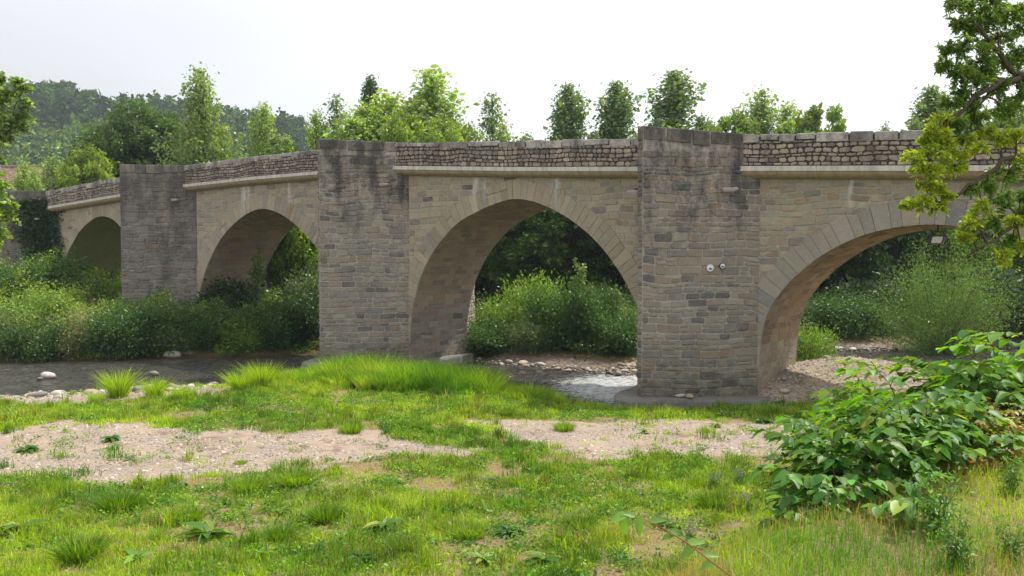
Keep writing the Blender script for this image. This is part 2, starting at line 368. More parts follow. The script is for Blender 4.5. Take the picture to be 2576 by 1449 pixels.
def resample(pts, step):
    P_ = [Vector(p) for p in pts]; out = []
    # Catmull-Rom
    for i in range(len(P_) - 1):
        p0 = P_[max(i - 1, 0)]; p1 = P_[i]; p2 = P_[i + 1]; p3 = P_[min(i + 2, len(P_) - 1)]
        for k in range(12):
            u = k / 12
            out.append(.5 * ((2 * p1) + (p2 - p0) * u + (2 * p0 - 5 * p1 + 4 * p2 - p3) * u * u + (3 * p1 - p0 - 3 * p2 + p3) * u ** 3))
    out.append(P_[-1])
    L = [0]
    for a_, b_ in zip(out, out[1:]): L.append(L[-1] + (b_ - a_).length)
    n = max(2, int(L[-1] / step)); res = []
    j = 0
    for i in range(n + 1):
        d = L[-1] * i / n
        while j < len(L) - 2 and L[j + 1] < d: j += 1
        u = (d - L[j]) / max(1e-9, L[j + 1] - L[j]); res.append(out[j].lerp(out[j + 1], u))
    return res, L[-1]
ARC = {k: resample(v, .12) for k, v in CURVES.items()}
def arc_pt(pts, L, d):
    n = len(pts) - 1; f = min(max(d / L * n, 0), n - 1e-6); i = int(f)
    p = pts[i].lerp(pts[i + 1], f - i)
    t_ = (pts[min(i + 1, n)] - pts[max(i - 0, 0)]).normalized()
    a0 = (pts[i] - pts[max(i - 1, 0)]); a1 = pts[i + 1] - pts[i]; a2 = pts[min(i + 2, n)] - pts[i + 1]
    ta = (a0 + a1).normalized() if a0.length else a1.normalized(); tb = (a1 + a2).normalized() if a2.length else a1.normalized()
    t_ = ta.lerp(tb, f - i).normalized()
    return p, Vector((-t_.y, t_.x))          # outward normal (up at the crown)

PAL = {
 'pier': [((.32, .285, .23), 5), ((.26, .243, .215), 4), ((.325, .27, .20), 3), ((.365, .33, .265), 3), ((.14, .136, .14), 1.5), ((.35, .25, .175), .6), ((.39, .365, .29), .8)],
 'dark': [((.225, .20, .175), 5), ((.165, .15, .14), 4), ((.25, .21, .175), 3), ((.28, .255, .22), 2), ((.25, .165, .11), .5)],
 'spandrel': [((.47, .41, .305), 5), ((.42, .375, .285), 4), ((.48, .38, .265), 3), ((.38, .36, .32), .9), ((.44, .325, .205), .8), ((.46, .42, .33), 1.5)],
 'ring': [((.45, .385, .285), 5), ((.48, .405, .295), 4), ((.39, .31, .215), 1.4), ((.36, .33, .275), 2), ((.42, .30, .18), .5)],
 'ring4': [((.42, .385, .32), 5), ((.36, .34, .30), 3), ((.27, .265, .265), 1.6), ((.43, .37, .27), 3)],
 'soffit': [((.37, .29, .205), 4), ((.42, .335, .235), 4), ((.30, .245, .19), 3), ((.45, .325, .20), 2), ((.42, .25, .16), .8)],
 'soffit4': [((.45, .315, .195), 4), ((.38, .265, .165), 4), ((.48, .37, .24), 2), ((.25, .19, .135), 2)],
 'rubble': [((.50, .43, .34), 4), ((.42, .365, .295), 4), ((.56, .46, .34), 1.6), ((.32, .29, .255), 2), ((.19, .175, .16), 1.2)],
}
def pick(p):
    cols, ws = zip(*PAL[p]); c = random.choices(cols, ws)[0]; k = random.uniform(.88, 1.12)
    return tuple(v * k * random.uniform(.97, 1.03) for v in c)
def clip(poly, pl):
    px, py, nx_, ny_ = pl; out = []
    for i in range(len(poly)):
        a_ = poly[i]; b_ = poly[(i + 1) % len(poly)]
        da = (a_[0] - px) * nx_ + (a_[1] - py) * ny_; db_ = (b_[0] - px) * nx_ + (b_[1] - py) * ny_
        if da >= 0: out.append(a_)
        if (da >= 0) != (db_ >= 0):
            u = da / (da - db_); out.append((a_[0] + (b_[0] - a_[0]) * u, a_[1] + (b_[1] - a_[1]) * u))
    return out
def area(p): return abs(sum(p[i][0] * p[(i + 1) % len(p)][1] - p[(i + 1) % len(p)][0] * p[i][1] for i in range(len(p)))) / 2
def stone(mb, poly, fmap, h, col, base=-.012, inset=.014):
    cx = sum(p[0] for p in poly) / len(poly); cy = sum(p[1] for p in poly) / len(poly); n = len(poly)
    vs = []
    for (x, y) in poly: vs.append(fmap(x, y, base))
    for (x, y) in poly: vs.append(fmap(x, y, h * .55))
    for (x, y) in poly:
        dx, dy = x - cx, y - cy; L = math.hypot(dx, dy) or 1; k = max(0, 1 - inset * 1.3 / L)
        vs.append(fmap(cx + dx * k, cy + dy * k, h + random.uniform(-.003, .003)))
    fs = []
    for i in range(n):
        j = (i + 1) % n; fs.append((i, j, n + j, n + i)); fs.append((n + i, n + j, 2 * n + j, 2 * n + i))
    fs.append(tuple(range(2 * n, 3 * n)))
    mb.add(vs, fs, col)
from mathutils import noise as _mn
def wn(x, y): return .5 + .7 * _mn.noise(Vector((x, y, 3.7)))
def masonry(mb, u0, u1, v0, v1, fmap, pal, ch=(.2, .33), sw=(.25, .65), gap=.016, h=(.008, .03), clips=None, jit=.018, cor=.035, warp=.16, vtop=None, slope=None, keep=1.0, palf=None):
    v = v0; wseed = random.uniform(0, 90)
    while v < v1 - .03:
        hh = random.uniform(*ch)
        if v + hh > v1 - .06: hh = v1 - v
        u = u0 - random.uniform(0, sw[0])
        while u < u1:
            w = random.uniform(*sw) * (.75 + .5 * hh / ch[1])
            if u + w > u1 - .1: w = u1 - u
            parts = [(v, v + hh)]
            if hh > .24 and random.random() < .18:
                m_ = v + hh * random.uniform(.4, .6); parts = [(v, m_), (m_, v + hh)]
            for (va, vb) in parts:
                a_, b_ = max(u, u0) + gap, min(u + w, u1) - gap; c_, d_ = va + gap, vb - gap
                if b_ - a_ < .04 or d_ - c_ < .03: continue
                if random.random() > keep: continue
                cc = min(cor, (b_ - a_) * .26, (d_ - c_) * .34)
                j = lambda: random.uniform(-jit, jit)
                mx = (a_ + b_) / 2
                poly = [(a_ + cc + j(), c_ + j() * .6), (mx + j(), c_ + j() * .6), (b_ - cc + j(), c_ + j() * .6), (b_ + j() * .5, c_ + cc + j()), (b_ + j() * .5, d_ - cc + j()), (b_ - cc + j(), d_ + j() * .6), (mx + j(), d_ + j() * .6), (a_ + cc + j(), d_ + j() * .6), (a_ + j() * .5, d_ - cc + j()), (a_ + j() * .5, c_ + cc + j())]
                if warp:
                    q = []
                    for (x, y) in poly:
                        e1 = min(1, (x - u0) / .3, (u1 - x) / .3); e2 = min(1, (y - v0) / .3, (v1 - y) / .3)
                        q.append((x + max(0, e1) * warp * (wn(x * .9 + 3, y * 1.3) - .5), y + max(0, e2) * warp * (wn(x * .8 + wseed, y * .8 + 9) - .5)))
                    poly = q
                if slope: poly = [(x, y + slope(x)) for x, y in poly]
                if clips:
                    for pl in clips((a_ + b_) / 2, (c_ + d_) / 2 + (slope(mx) if slope else 0)):
                        poly = clip(poly, pl)
                        if len(poly) < 3: break
                if len(poly) < 3 or area(poly) < .004: continue
                stone(mb, poly, fmap, random.uniform(*h), pick(palf((a_ + b_) / 2, (c_ + d_) / 2) if palf else pal))
            u += w
        v += hh

bridge = empty('stone_bridge', P3, 'long medieval stone bridge of four visible arches with pointed cutwater piers over the shallow river', 'bridge')
def bpart(mb, name, mat, label=None, parent=None):
    me_ = mb.mesh(name) if isinstance(mb, MB) else mb
    o = bpy.data.objects.new(name, me_); COL.objects.link(o)
    me_.materials.append(mat); o.parent = parent or bridge
    # vertices are world coordinates, the bridge Empty stands at P3
    me_.transform(__import__('mathutils').Matrix.Translation(-P3))
    if label: o['label'] = label
    return o

PIERS = [('abutment', -43.9, 2.9, 2.29, 8.62), ('p1', -29.06, 3.12, 2.29, 9.26), ('p2', -14.38, 2.74, 2.29, 9.27), ('p3', 0., 2.74, 2.29, 8.44), ('p4', 13.2, 2.74, 2.29, 7.7)]
PW = 3.7
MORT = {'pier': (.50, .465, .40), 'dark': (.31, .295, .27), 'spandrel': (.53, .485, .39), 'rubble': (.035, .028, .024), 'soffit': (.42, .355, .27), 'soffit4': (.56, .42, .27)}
def quad_sheet(mb, pts, c): mb.add(pts, [tuple(range(len(pts)))], c)

pier_ob = {}
for (nm, Rr, a_, p_, zt) in PIERS:
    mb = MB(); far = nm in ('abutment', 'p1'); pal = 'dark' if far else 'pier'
    N1 = (Rr - a_, -p_); N2 = (Rr - a_ - .22, -p_ + .14); L = (Rr - PW, .0); RR = (Rr, .0)
    zb = -.6
    zr = ztop(Rr) + .03; zl = ztop(Rr - PW) + .03
    # core walls; top falls from the nose to the parapet
    def wall(pa, pb, za, zb_, face=True, palette=pal, base=zb):
        vs = [B(pa[0], pa[1], base), B(pb[0], pb[1], base), B(pb[0], pb[1], zb_), B(pa[0], pa[1], za)]
        mb.add(vs, [(0, 1, 2, 3)], MORT[palette])
        if not face: return
        dx, dy = pb[0] - pa[0], pb[1] - pa[1]; Lw = math.hypot(dx, dy); dx /= Lw; dy /= Lw; nx_, ny_ = dy, -dx
        fm = lambda u, v, h: B(pa[0] + dx * u + nx_ * h, pa[1] + dy * u + ny_ * h, v)
        zt_ = min(za, zb_)
        cl = None
        v0 = .3 if nm in ('p2', 'p3') else .9
        masonry(mb, 0.0, Lw, v0, zt_ - .48, fm, palette, ch=(.12, .29), sw=(.20, .58), clips=cl, h=(.008, .045), cor=.03, gap=.018, jit=.016)
        # large capping slabs along the pier top
        u = 0.0
        while u < Lw - .05:
            w = random.uniform(.45, .95); w = Lw - u if u + w > Lw - .3 else w
            za_ = za + (zb_ - za) * (u / Lw) ; zc_ = za + (zb_ - za) * ((u + w) / Lw); g = .028
            hh = random.uniform(.36, .46)
            poly = [(u + g, za_ - hh), (u + w - g, zc_ - hh), (u + w - g, zc_ - .01), (u + g, za_ - .01)]
            stone(mb, poly, fm, random.uniform(.02, .06), (lambda k_, c_: tuple(v * k_ for v in c_))(random.uniform(.45, .95), pick('pier')), inset=.02)
            u += w
    wall(N1, RR, zt, zr); wall(N2, N1, zt, zt, Rr > -20); wall(L, N2, zl, zt, Rr > -20)
    mb.add([B(*N1, zt), B(*RR, zr), B(RR[0], 1.2, zr), B(L[0], 1.2, zl), B(*L, zl), B(*N2, zt)], [(0, 1, 2, 3, 4, 5)], (.16, .155, .15))
    # downstream cutwater
    D1 = (Rr - .9, BW + 1.7); D2 = (Rr - 2.4, BW + 1.7); RB = (Rr, BW); LB = (Rr - PW, BW)
    wall(RB, D1, zr, zt, nm in ('p2', 'p1'), 'spandrel' if nm == 'p2' else pal); wall(D1, D2, zt, zt, False); wall(D2, LB, zt, zl, False)
    mb.add([B(*RB, zr), B(*D1, zt), B(*D2, zt), B(*LB, zl), B(LB[0], BW - 1.2, zl), B(RB[0], BW - 1.2, zr)], [(0, 1, 2, 3, 4, 5)], (.16, .155, .15))
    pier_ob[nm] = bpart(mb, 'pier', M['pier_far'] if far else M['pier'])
    if nm in ('p2', 'p3'):
        # concrete footing slab, rounded and worn
        f = MB(); zf = .34; e = .38
        ring = [(Rr + .42, -.25), (Rr + .30, -.75), (Rr - a_ * .55, -p_ * .5 - .62), (Rr - a_ + .5, -p_ - .35), (Rr - a_ - .15, -p_ - .62), (Rr - a_ - .75, -p_ - .35), (Rr - a_ - 1.1, -p_ + .3), (Rr - PW - .38, .1), (Rr - PW - .4, BW), (Rr - 2.8, BW + 2.2), (Rr - .6, BW + 2.2), (Rr + .40, BW)]
        # subdivide and jitter the outline so the edge looks cast and worn
        out = []
        for i in range(len(ring)):
            p0 = ring[i]; p1 = ring[(i + 1) % len(ring)]; k = max(1, int(math.hypot(p1[0] - p0[0], p1[1] - p0[1]) / .3))
            for q in range(k): out.append((p0[0] + (p1[0] - p0[0]) * q / k + random.uniform(-.025, .025), p0[1] + (p1[1] - p0[1]) * q / k + random.uniform(-.025, .025)))
        cx = Rr - 1.9; cy = .8; n = len(out); vs = []
        for (k, z_) in ((1.03, -.7), (1.0, zf - .10), (.985, zf - .03), (.955, zf)):
            for (x, y) in out: vs.append(B(cx + (x - cx) * k, cy + (y - cy) * k, z_ + random.uniform(-.012, .012)))
        fs = []
        for r_ in range(3):
            for i in range(n): j = (i + 1) % n; fs.append((r_ * n + i, r_ * n + j, (r_ + 1) * n + j, (r_ + 1) * n + i))
        fs.append(tuple(range(3 * n, 4 * n))); f.add(vs, fs, (.20, .195, .18))
        bpart(f, 'footing', M['concrete'])

SPANS = [('first', 0, 1), ('second', 1, 2), ('third', 2, 3), ('fourth', 3, 4)]
RINGT = .68
for (ak, il, ir) in SPANS:
    pts, L = ARC[ak]
    sR = PIERS[il][1]; sL = PIERS[ir][1] - PW           # from pier root to the next pier's left root
    front = [(p.x, p.y) for p in pts]
    far = ak == 'first'
    # ---- spandrel walls, both faces
    for side in (0, 1):
        mb = MB(); n_ = -.0 if side == 0 else BW
        xs_ = sorted(set([sR - .6, sL + .6] + [p[0] for p in front if p[1] > .25]))
        for s0, s1 in zip(xs_, xs_[1:]):
            def zi(s):
                if s <= front[0][0] + .02 or s >= front[-1][0] - .02: return -.5
                return lerp_pts(front, s)
            mb.add([B(s0, n_, zi(s0)), B(s1, n_, zi(s1)), B(s1, n_, zcor(s1) + .05), B(s0, n_, zcor(s0) + .05)], [(0, 1, 2, 3)], MORT['spandrel'])
        if side == 0:
            def clips(u, v):
                best = min(range(1, len(pts) - 1), key=lambda i: (pts[i].x - u) ** 2 + (pts[i].y - v) ** 2)
                p = pts[best]; tn = (pts[best + 1] - pts[best - 1]).normalized(); nn = Vector((-tn.y, tn.x))
                q = p + nn * (RINGT - .08)
                return [(q.x, q.y, nn.x, nn.y)]
            fm = lambda u, v, h: B(u, -h, v)
            sl = lambda x: 0
            masonry(mb, sR, sL, 1.2, 9.0, fm, 'spandrel', ch=(.15, .29), sw=(.22, .58), h=(.006, .03), gap=.015, cor=.03,
                    clips=lambda u, v: clips(u, v) + [(u, zcor(u) - .30, 0, -1)], palf=(lambda u, v: 'pier' if random.random() < (.5 if v < 4.6 else .12) else 'spandrel'))
        bpart(mb, 'spandrel_wall', M['spandrel'])
    # ---- arch ring
    for side in (0, 1):
        mb = MB(); d = .9
        while d < L - .9:
            w = random.uniform(.22, .36) if ak != 'fourth' else random.uniform(.22, .44)
            rt = RINGT + random.uniform(-.05, .05)
            g = .003
            rows = [(0, rt)] if random.random() < .86 or ak == 'fourth' else [(0, rt * .55), (rt * .55, rt)]
            for r0, r1 in rows:
                col = pick('ring4' if ak == 'fourth' else 'ring')
                def pt(dd, r):
                    p, nn = arc_pt(pts, L, dd); return (p.x + nn.x * r, p.y + nn.y * r)
                poly = [pt(d + g, r0 - (.012 if r0 == 0 else -.008)), pt(d + w - g, r0 - (.012 if r0 == 0 else -.008)), pt(d + w - g, (r0 + r1) / 2), pt(d + w - g, r1 - .008), pt(d + g, r1 - .008), pt(d + g, (r0 + r1) / 2)]
                if side == 0: stone(mb, poly, lambda u, v, h: B(u, -h, v), .036 + random.uniform(0, .01), col, base=-.05, inset=.004)
                else: stone(mb, poly, lambda u, v, h: B(u, BW + h, v), .036, col, base=-.05, inset=.008)
            d += w
        bpart(mb, 'arch_ring', M['ring'])
    # ---- soffit barrel
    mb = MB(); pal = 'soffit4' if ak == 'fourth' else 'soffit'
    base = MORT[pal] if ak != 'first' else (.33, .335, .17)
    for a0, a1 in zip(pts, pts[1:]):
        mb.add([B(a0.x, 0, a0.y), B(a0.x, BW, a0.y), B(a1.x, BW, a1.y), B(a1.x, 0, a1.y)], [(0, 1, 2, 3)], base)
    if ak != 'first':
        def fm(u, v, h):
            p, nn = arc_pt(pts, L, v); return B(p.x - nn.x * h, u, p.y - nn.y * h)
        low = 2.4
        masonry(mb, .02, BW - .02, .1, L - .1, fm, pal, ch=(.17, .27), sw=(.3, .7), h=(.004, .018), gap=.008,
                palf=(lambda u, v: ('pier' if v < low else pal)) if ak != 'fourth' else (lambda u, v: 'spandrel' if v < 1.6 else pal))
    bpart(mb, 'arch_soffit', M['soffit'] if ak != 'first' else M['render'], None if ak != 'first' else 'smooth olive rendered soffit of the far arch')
    # ---- cornice
    cs = sR - .42 * 1.28; ce = sL + .35
    prof = [(-.02, 0.0), (-.42, 0.0), (-.42, -.145), (-.375, -.15), (-.375, -.165)]
    for q in range(0, 9):
        an = q / 8 * math.pi * .5; prof.append((-.02 - .35 * math.cos(an), -.165 - .19 * math.sin(an)))
    prof.append((.1, -.355)); prof.append((.1, 0.0))
    mb = MB(); n = len(prof); seg = 1.15; s0 = cs
    while s0 < ce:
        s1 = min(s0 + seg, ce)
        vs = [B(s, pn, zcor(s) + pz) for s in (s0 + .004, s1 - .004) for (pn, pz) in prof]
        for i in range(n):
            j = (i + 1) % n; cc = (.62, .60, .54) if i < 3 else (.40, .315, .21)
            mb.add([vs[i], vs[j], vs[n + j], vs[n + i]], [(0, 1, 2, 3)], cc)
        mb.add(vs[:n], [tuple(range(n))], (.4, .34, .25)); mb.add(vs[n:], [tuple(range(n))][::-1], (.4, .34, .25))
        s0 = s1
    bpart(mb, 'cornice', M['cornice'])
    # ---- parapet: rubble wall standing on the cornice edge, coping blocks on top
    off = .34; hp = .93 - .23
    mb = MB()
    a0 = sR - off * 1.2 - .02; a1 = sL + .25; k = 8
    for i in range(k):
        s0 = a0 + (a1 - a0) * i / k; s1 = a0 + (a1 - a0) * (i + 1) / k
        for (n0, n1) in ((-off, -off), (-off + .4, -off + .4)):
            mb.add([B(s0, n0, zcor(s0) + .001), B(s1, n0, zcor(s1) + .001), B(s1, n0, ztop(s1) - .05), B(s0, n0, ztop(s0) - .05)], [(0, 1, 2, 3)], MORT['rubble'])
    zr0 = 0.0
    fm = lambda u, v, h: B(u, -off - h, zcor(u) + v)
    masonry(mb, a0, a1, .012, hp + .04, fm, 'rubble', ch=(.08, .17), sw=(.11, .31), h=(.018, .055), gap=.015, jit=.022, cor=.05)
    bpart(mb, 'parapet', M['rubble'])
    mb = MB(); s0 = a0
    while s0 < a1 - .05:
        w = random.uniform(.42, 1.0) if il > 0 else random.uniform(.5, .9); w = a1 - s0 if s0 + w > a1 - .3 else w
        hh = random.uniform(.15, .27); dz = random.uniform(-.02, .02); g = random.uniform(.018, .04); o_ = random.uniform(.03, .09)
        fnb = lambda i, j, kk: B(i, j, ztop(i) + kk)
        vs = []
        e = .018
        for (s_, n_, z_) in [(s0 + g, -off - o_, -hh), (s0 + w - g, -off - o_, -hh + random.uniform(-.02, .02)), (s0 + w - g, -off - o_, -e), (s0 + g, -off - o_, -e),
                             (s0 + g + e, -off - o_ + e, dz), (s0 + w - g - e, -off - o_ + e, dz), (s0 + w - g - e, -off + .44, dz), (s0 + g + e, -off + .44, dz),
                             (s0 + g, -off + .45, -hh), (s0 + w - g, -off + .45, -hh)]:
            vs.append(fnb(s_, n_, z_))
        col = pick('rubble'); k_ = random.uniform(.6, 1.15); col = tuple((.3 * v + .7 * w_) * k_ for v, w_ in zip(col, (.62, .595, .56)))
        mb.add(vs, [(0, 1, 2, 3), (3, 2, 5, 4), (4, 5, 6, 7), (7, 6, 9, 8), (0, 3, 4, 7, 8), (1, 9, 6, 5, 2), (0, 8, 9, 1)], col)
        s0 += w
    bpart(mb, 'coping', M['coping'])
    # roadway and far parapet
    mb = MB()
    for i in range(k):
        s0 = a0 - 3 + (a1 - a0 + 6) * i / k; s1 = a0 - 3 + (a1 - a0 + 6) * (i + 1) / k
        mb.add([B(s0, -.1, zcor(s0) + .02), B(s1, -.1, zcor(s1) + .02), B(s1, BW + .1, zcor(s1) + .02), B(s0, BW + .1, zcor(s0) + .02)], [(0, 1, 2, 3)], (.2, .19, .18))
        mb.box(lambda i_, j_, k_: B(i_, j_, zcor(i_) + k_), (s0, BW - .1, -.4), (s1, BW + .32, .93), (.3, .28, .25))
    bpart(mb, 'roadway', M['concrete'])

# ------------------------------------------------------------------ small fittings on the bridge
def rot_frame(o, s, n, z): o.location = B(s, n, z)
ANG_B = math.atan2(UB.y, UB.x)
def floodlight(name, s, n, z, label, yaw=0.):
    e = empty(name, B(s, n, z), label, 'floodlight', 'floodlights fixed below the parapet', ANG_B + yaw)
    m = MB(); L_ = .24; prof = [(-.10, -.04), (-.11, .02), (-.08, .055), (.08, .055), (.11, .02), (.10, -.04)]
    vs = [(x * L_ / .11 if False else xx, yy * 1.0, zz) for xx in (-L_, -L_ * .8, L_ * .8, L_) for (yy, zz) in ([(a * (.55 if abs(xx) == L_ else 1.), b * (.6 if abs(xx) == L_ else 1.)) for a, b in prof])]
    fs = []
    for r_ in range(3):
        for i in range(6): j = (i + 1) % 6; fs.append((r_ * 6 + i, r_ * 6 + j, r_ * 6 + 6 + j, r_ * 6 + 6 + i))
    fs += [tuple(range(6)), tuple(range(18, 24))]
    m.add(vs, fs); m.build('housing', M['lamp_grey'], e)
    g = MB(); g.box(lambda x, y, z_: Vector((x, y, z_)), (-.17, -.08, -.062), (.17, .08, -.043)); g.build('lens', M['glass'], e)
    b = MB(); b.tube([(0, .0, .05), (0, .10, .09), (0, .30, .10)], [.018, .018, .018], 8); b.box(lambda x, y, z_: Vector((x, y, z_)), (-.05, .28, .04), (.05, .31, .16)); b.build('bracket', M['lamp_dark'], e)
    return e
def face_n(pier, s):  # n of the cutwater's visible face at s
    nm, Rr, a_, p_, zt = PIERS[pier]; return -p_ * (Rr - s) / a_
floodlight('floodlight', -.62, face_n(3, -.62) - .26, 6.55, 'grey floodlight below the parapet at the right corner of the nearest tall pier')
floodlight('floodlight', -15.0, face_n(2, -15.0) - .26, 7.45, 'grey floodlight near the top of the middle pier that stands beside the river')
floodlight('floodlight', -29.75, face_n(1, -29.75) - .26, 7.45, 'small pale floodlight on the dark far pier under the cornice end')
floodlight('floodlight', -44.6, face_n(0, -44.6) - .26, 6.9, 'tiny pale floodlight beside the ivy, furthest along the bridge')
floodlight('floodlight', -3.85, -.78, 6.62, 'reddish grey floodlight sticking out past the left edge of the nearest tall pier')
e = empty('hanging_floodlight', B(4.75, .55, 5.02), 'square dark floodlight hanging under the crown of the arch on the right', 'floodlight', None, ANG_B)
m = MB(); m.box(lambda x, y, z_: Vector((x + .25 * z_, y, z_)), (-.16, -.13, -.12), (.16, .13, .10)); m.build('housing', M['lamp_dark'], e)
m = MB(); m.box(lambda x, y, z_: Vector((x + .25 * z_, y, z_)), (-.12, -.14, -.10), (.13, -.131, .07)); m.box(lambda x, y, z_: Vector((x, y, z_)), (-.13, -.1, -.13), (.13, .1, -.121)); m.build('lens', M['glass'], e)
m = MB(); m.box(lambda x, y, z_: Vector((x, y, z_)), (-.19, -.02, -.05), (-.175, .02, .2)); m.box(lambda x, y, z_: Vector((x, y, z_)), (.19, -.02, -.05), (.205, .02, .2)); m.box(lambda x, y, z_: Vector((x, y, z_)), (-.19, -.02, .2), (.205, .02, .216)); m.tube([(0, 0, .21), (0, 0, .42)], [.02, .02], 6); m.build('bracket', M['lamp_dark'], e)
# two round enamel discs on the near pier
_nm, _R, _a, _p, _z = PIERS[3]
fd = Vector((_a, _p)).normalized(); ang = math.atan2((UB * fd.x + NB * fd.y).y, (UB * fd.x + NB * fd.y).x)
for (px, py, dark, lab) in ((1785, 674, False, 'white round disc with blue lower half, left of the pair on the near pier'), (1816, 669, True, 'white round disc with thick black rim, right of the pair on the near pier')):
    # intersect the sight line with the face
    best = None
    for i in range(400):
        s = _R - _a * i / 400; q = B(s, face_n(3, s), 0); xx = 1288 + F * q.x / q.y
        if best is None or abs(xx - px) < best[0]: best = (abs(xx - px), q)
    q = best[1]; zz = ZC - (py - HOR) * q.y / F
    e = empty('round_marker', (q.x, q.y, zz), lab, 'disc', 'round discs on the near pier', ang)
    def disc(r, y0, y1, half=False, n=28):
        m = MB(); vs = []
        for y in (y0, y1):
            for k in range(n + 1):
                a = (math.pi + math.pi * k / n) if half else 2 * math.pi * k / n
                vs.append((r * math.cos(a), y, r * math.sin(a)))
        fs = [tuple(range(n + 1)), tuple(range(n + 1, 2 * n + 2))] + [(k, k + 1, n + 2 + k, n + 1 + k) for k in range(n)]
        m.add(vs, fs); return m
    r = .105 if not dark else .098
    disc(r, -.02, -.075).build('rim', M['black'] if dark else M['white'], e)
    disc(r * .74, -.076, -.085).build('face', M['white'], e)
    disc(r * .52, -.086, -.092, True).build('emblem', M['blue'], e)

# ------------------------------------------------------------------ foliage machinery
def unit(v): return v / np.maximum(1e-9, np.linalg.norm(v, axis=-1, keepdims=True))
def leaves_mesh(name, P_, size, col, var=.25, aspect=.55, up=.5, dirs=None, droop=0., rng=RNG, fold=.12, hue=.12):
    """one rhombic folded leaf per point; col (3,) or (N,3)"""
    N = len(P_); P_ = np.asarray(P_, float)
    nrm = unit(rng.normal(size=(N, 3)) + np.array([0, 0, up * 2.2]))
    d = rng.normal(size=(N, 3)) if dirs is None else dirs + rng.normal(size=(N, 3)) * .55
    d[:, 2] -= droop
    d = unit(d - nrm * (d * nrm).sum(1, keepdims=True)); w = np.cross(nrm, d)
    s = (size * np.exp(rng.normal(size=N) * .25))[:, None] if np.isscalar(size) else (size * np.exp(rng.normal(size=N) * .2))[:, None]
    a = P_; b = P_ + d * s * .45 + w * s * aspect * .5 + nrm * s * fold; c = P_ + d * s; e = P_ + d * s * .45 - w * s * aspect * .5 + nrm * s * fold
    V_ = np.stack([a, b, c, e], 1).reshape(-1, 3); Fc = np.arange(4 * N).reshape(N, 4)
    col = np.broadcast_to(np.asarray(col, float), (N, 3)).copy()
    br = np.exp(rng.normal(size=(N, 1)) * var); hv = rng.normal(size=N) * hue
    col *= br; col[:, 0] *= np.exp(hv); col[:, 2] *= np.exp(-hv * .6)
    return mesh_np(name, V_, Fc, np.clip(col, 0, .9))
def clump_pts(centers, n_each, rad, rng=RNG, flat=.75):
    C_ = np.repeat(np.asarray(centers), n_each, axis=0); N = len(C_)
    g = rng.normal(size=(N, 3)); g = unit(g) * (rng.random((N, 1)) ** .4); g[:, 2] *= flat
    r_ = np.repeat(rad, n_each)[:, None] if hasattr(rad, '__len__') else rad
    return C_ + g * r_, g

def poplar(name, H, Rc, col, nb=46, nl=7000, leaf=.20, seed=1, low=.12, dens_top=.6, trunk_mat='bark_pale', wig=1., mat='poplar'):
    """upright light-leaved tree: slender stem, rising branches, loose leaves along them"""
    rng = np.random.default_rng(seed); rd = random.Random(seed)
    m = MB(); tp = [(0, 0, 0)]
    for i in range(1, 9): tp.append((tp[-1][0] + rd.uniform(-.12, .12) * wig, tp[-1][1] + rd.uniform(-.12, .12) * wig, H * i / 8))
    rad = [H * .012 * (1 - .93 * i / 8) for i in range(9)]; m.tube(tp, rad, 7)
    ends = []
    pts = []; dirs = []
    for b in range(nb):
        f = low + (1 - low) * (b + rd.random()) / nb * .93; i = min(7, int(f * 8)); q = f * 8 - i
        o = Vector(tp[i]).lerp(Vector(tp[i + 1]), q)
        prof = math.sin(min(1, (f - low * .3) / .42) * math.pi / 2) * (1 - max(0, f - .34) / .68) ** 1.05
        L_ = Rc * prof * rd.uniform(.4, 1.6) * 1.2 + .45; az = b * 2.4 + rd.uniform(-.5, .5); el = R(rd.uniform(28, 62) + 18 * f)
        cur = o; dv = Vector((math.cos(az) * math.cos(el), math.sin(az) * math.cos(el), math.sin(el))); pl = [cur]
        for k in range(4):
            dv = (dv + Vector((rd.uniform(-.15, .15), rd.uniform(-.15, .15), rd.uniform(0, .22)))).normalized(); cur = cur + dv * L_ / 4; pl.append(cur)
        m.tube(pl, [H * .0042 * (1 - f * .6) * (1 - .8 * k / 4) + .004 for k in range(5)], 4, cap=False)
        nn = int(nl / nb * (.35 + L_ / (Rc * 1.1)) * (1 if f < dens_top else .62))
        t_ = .12 + .9 * rng.random(nn) ** .75; seg = np.minimum((t_ * 4).astype(int), 3); fr = t_ * 4 - seg
        A = np.array([list(p) for p in pl]); pp = A[seg] * (1 - fr)[:, None] + A[np.minimum(seg + 1, 4)] * fr[:, None]
        spread = (.10 + .30 * (1 - t_))[:, None] * Rc * .75
        off = np.clip(rng.normal(size=(nn, 3)), -1.7, 1.7) * spread * (1.15 - .45 * f); pts.append(pp + off); dirs.append(off * .6 + np.array([0, 0, .1]))
    nt = int(nl * .02); z_ = H * (.86 + .14 * rng.random(nt)); pts.append(np.stack([rng.normal(size=nt) * .16 + tp[-1][0], rng.normal(size=nt) * .16 + tp[-1][1], z_], 1)); dirs.append(rng.normal(size=(nt, 3)))
    P_ = np.concatenate(pts); D_ = np.concatenate(dirs)
    lump = fbm(P_[:, 0] * .9 + 50 + seed, P_[:, 2] * .9 + P_[:, 1] * .5, 3)
    colr = np.array(col)[None, :] * (.75 + .5 * lump)[:, None]
    e = empty(name, (0, 0, 0)); m.build('trunk', M[trunk_mat], e, True)
    link('crown', leaves_mesh(name + '_crown', P_, leaf, colr, var=.22, up=.25, dirs=D_, droop=.5, rng=rng, aspect=.72), M[mat], e)
    return e
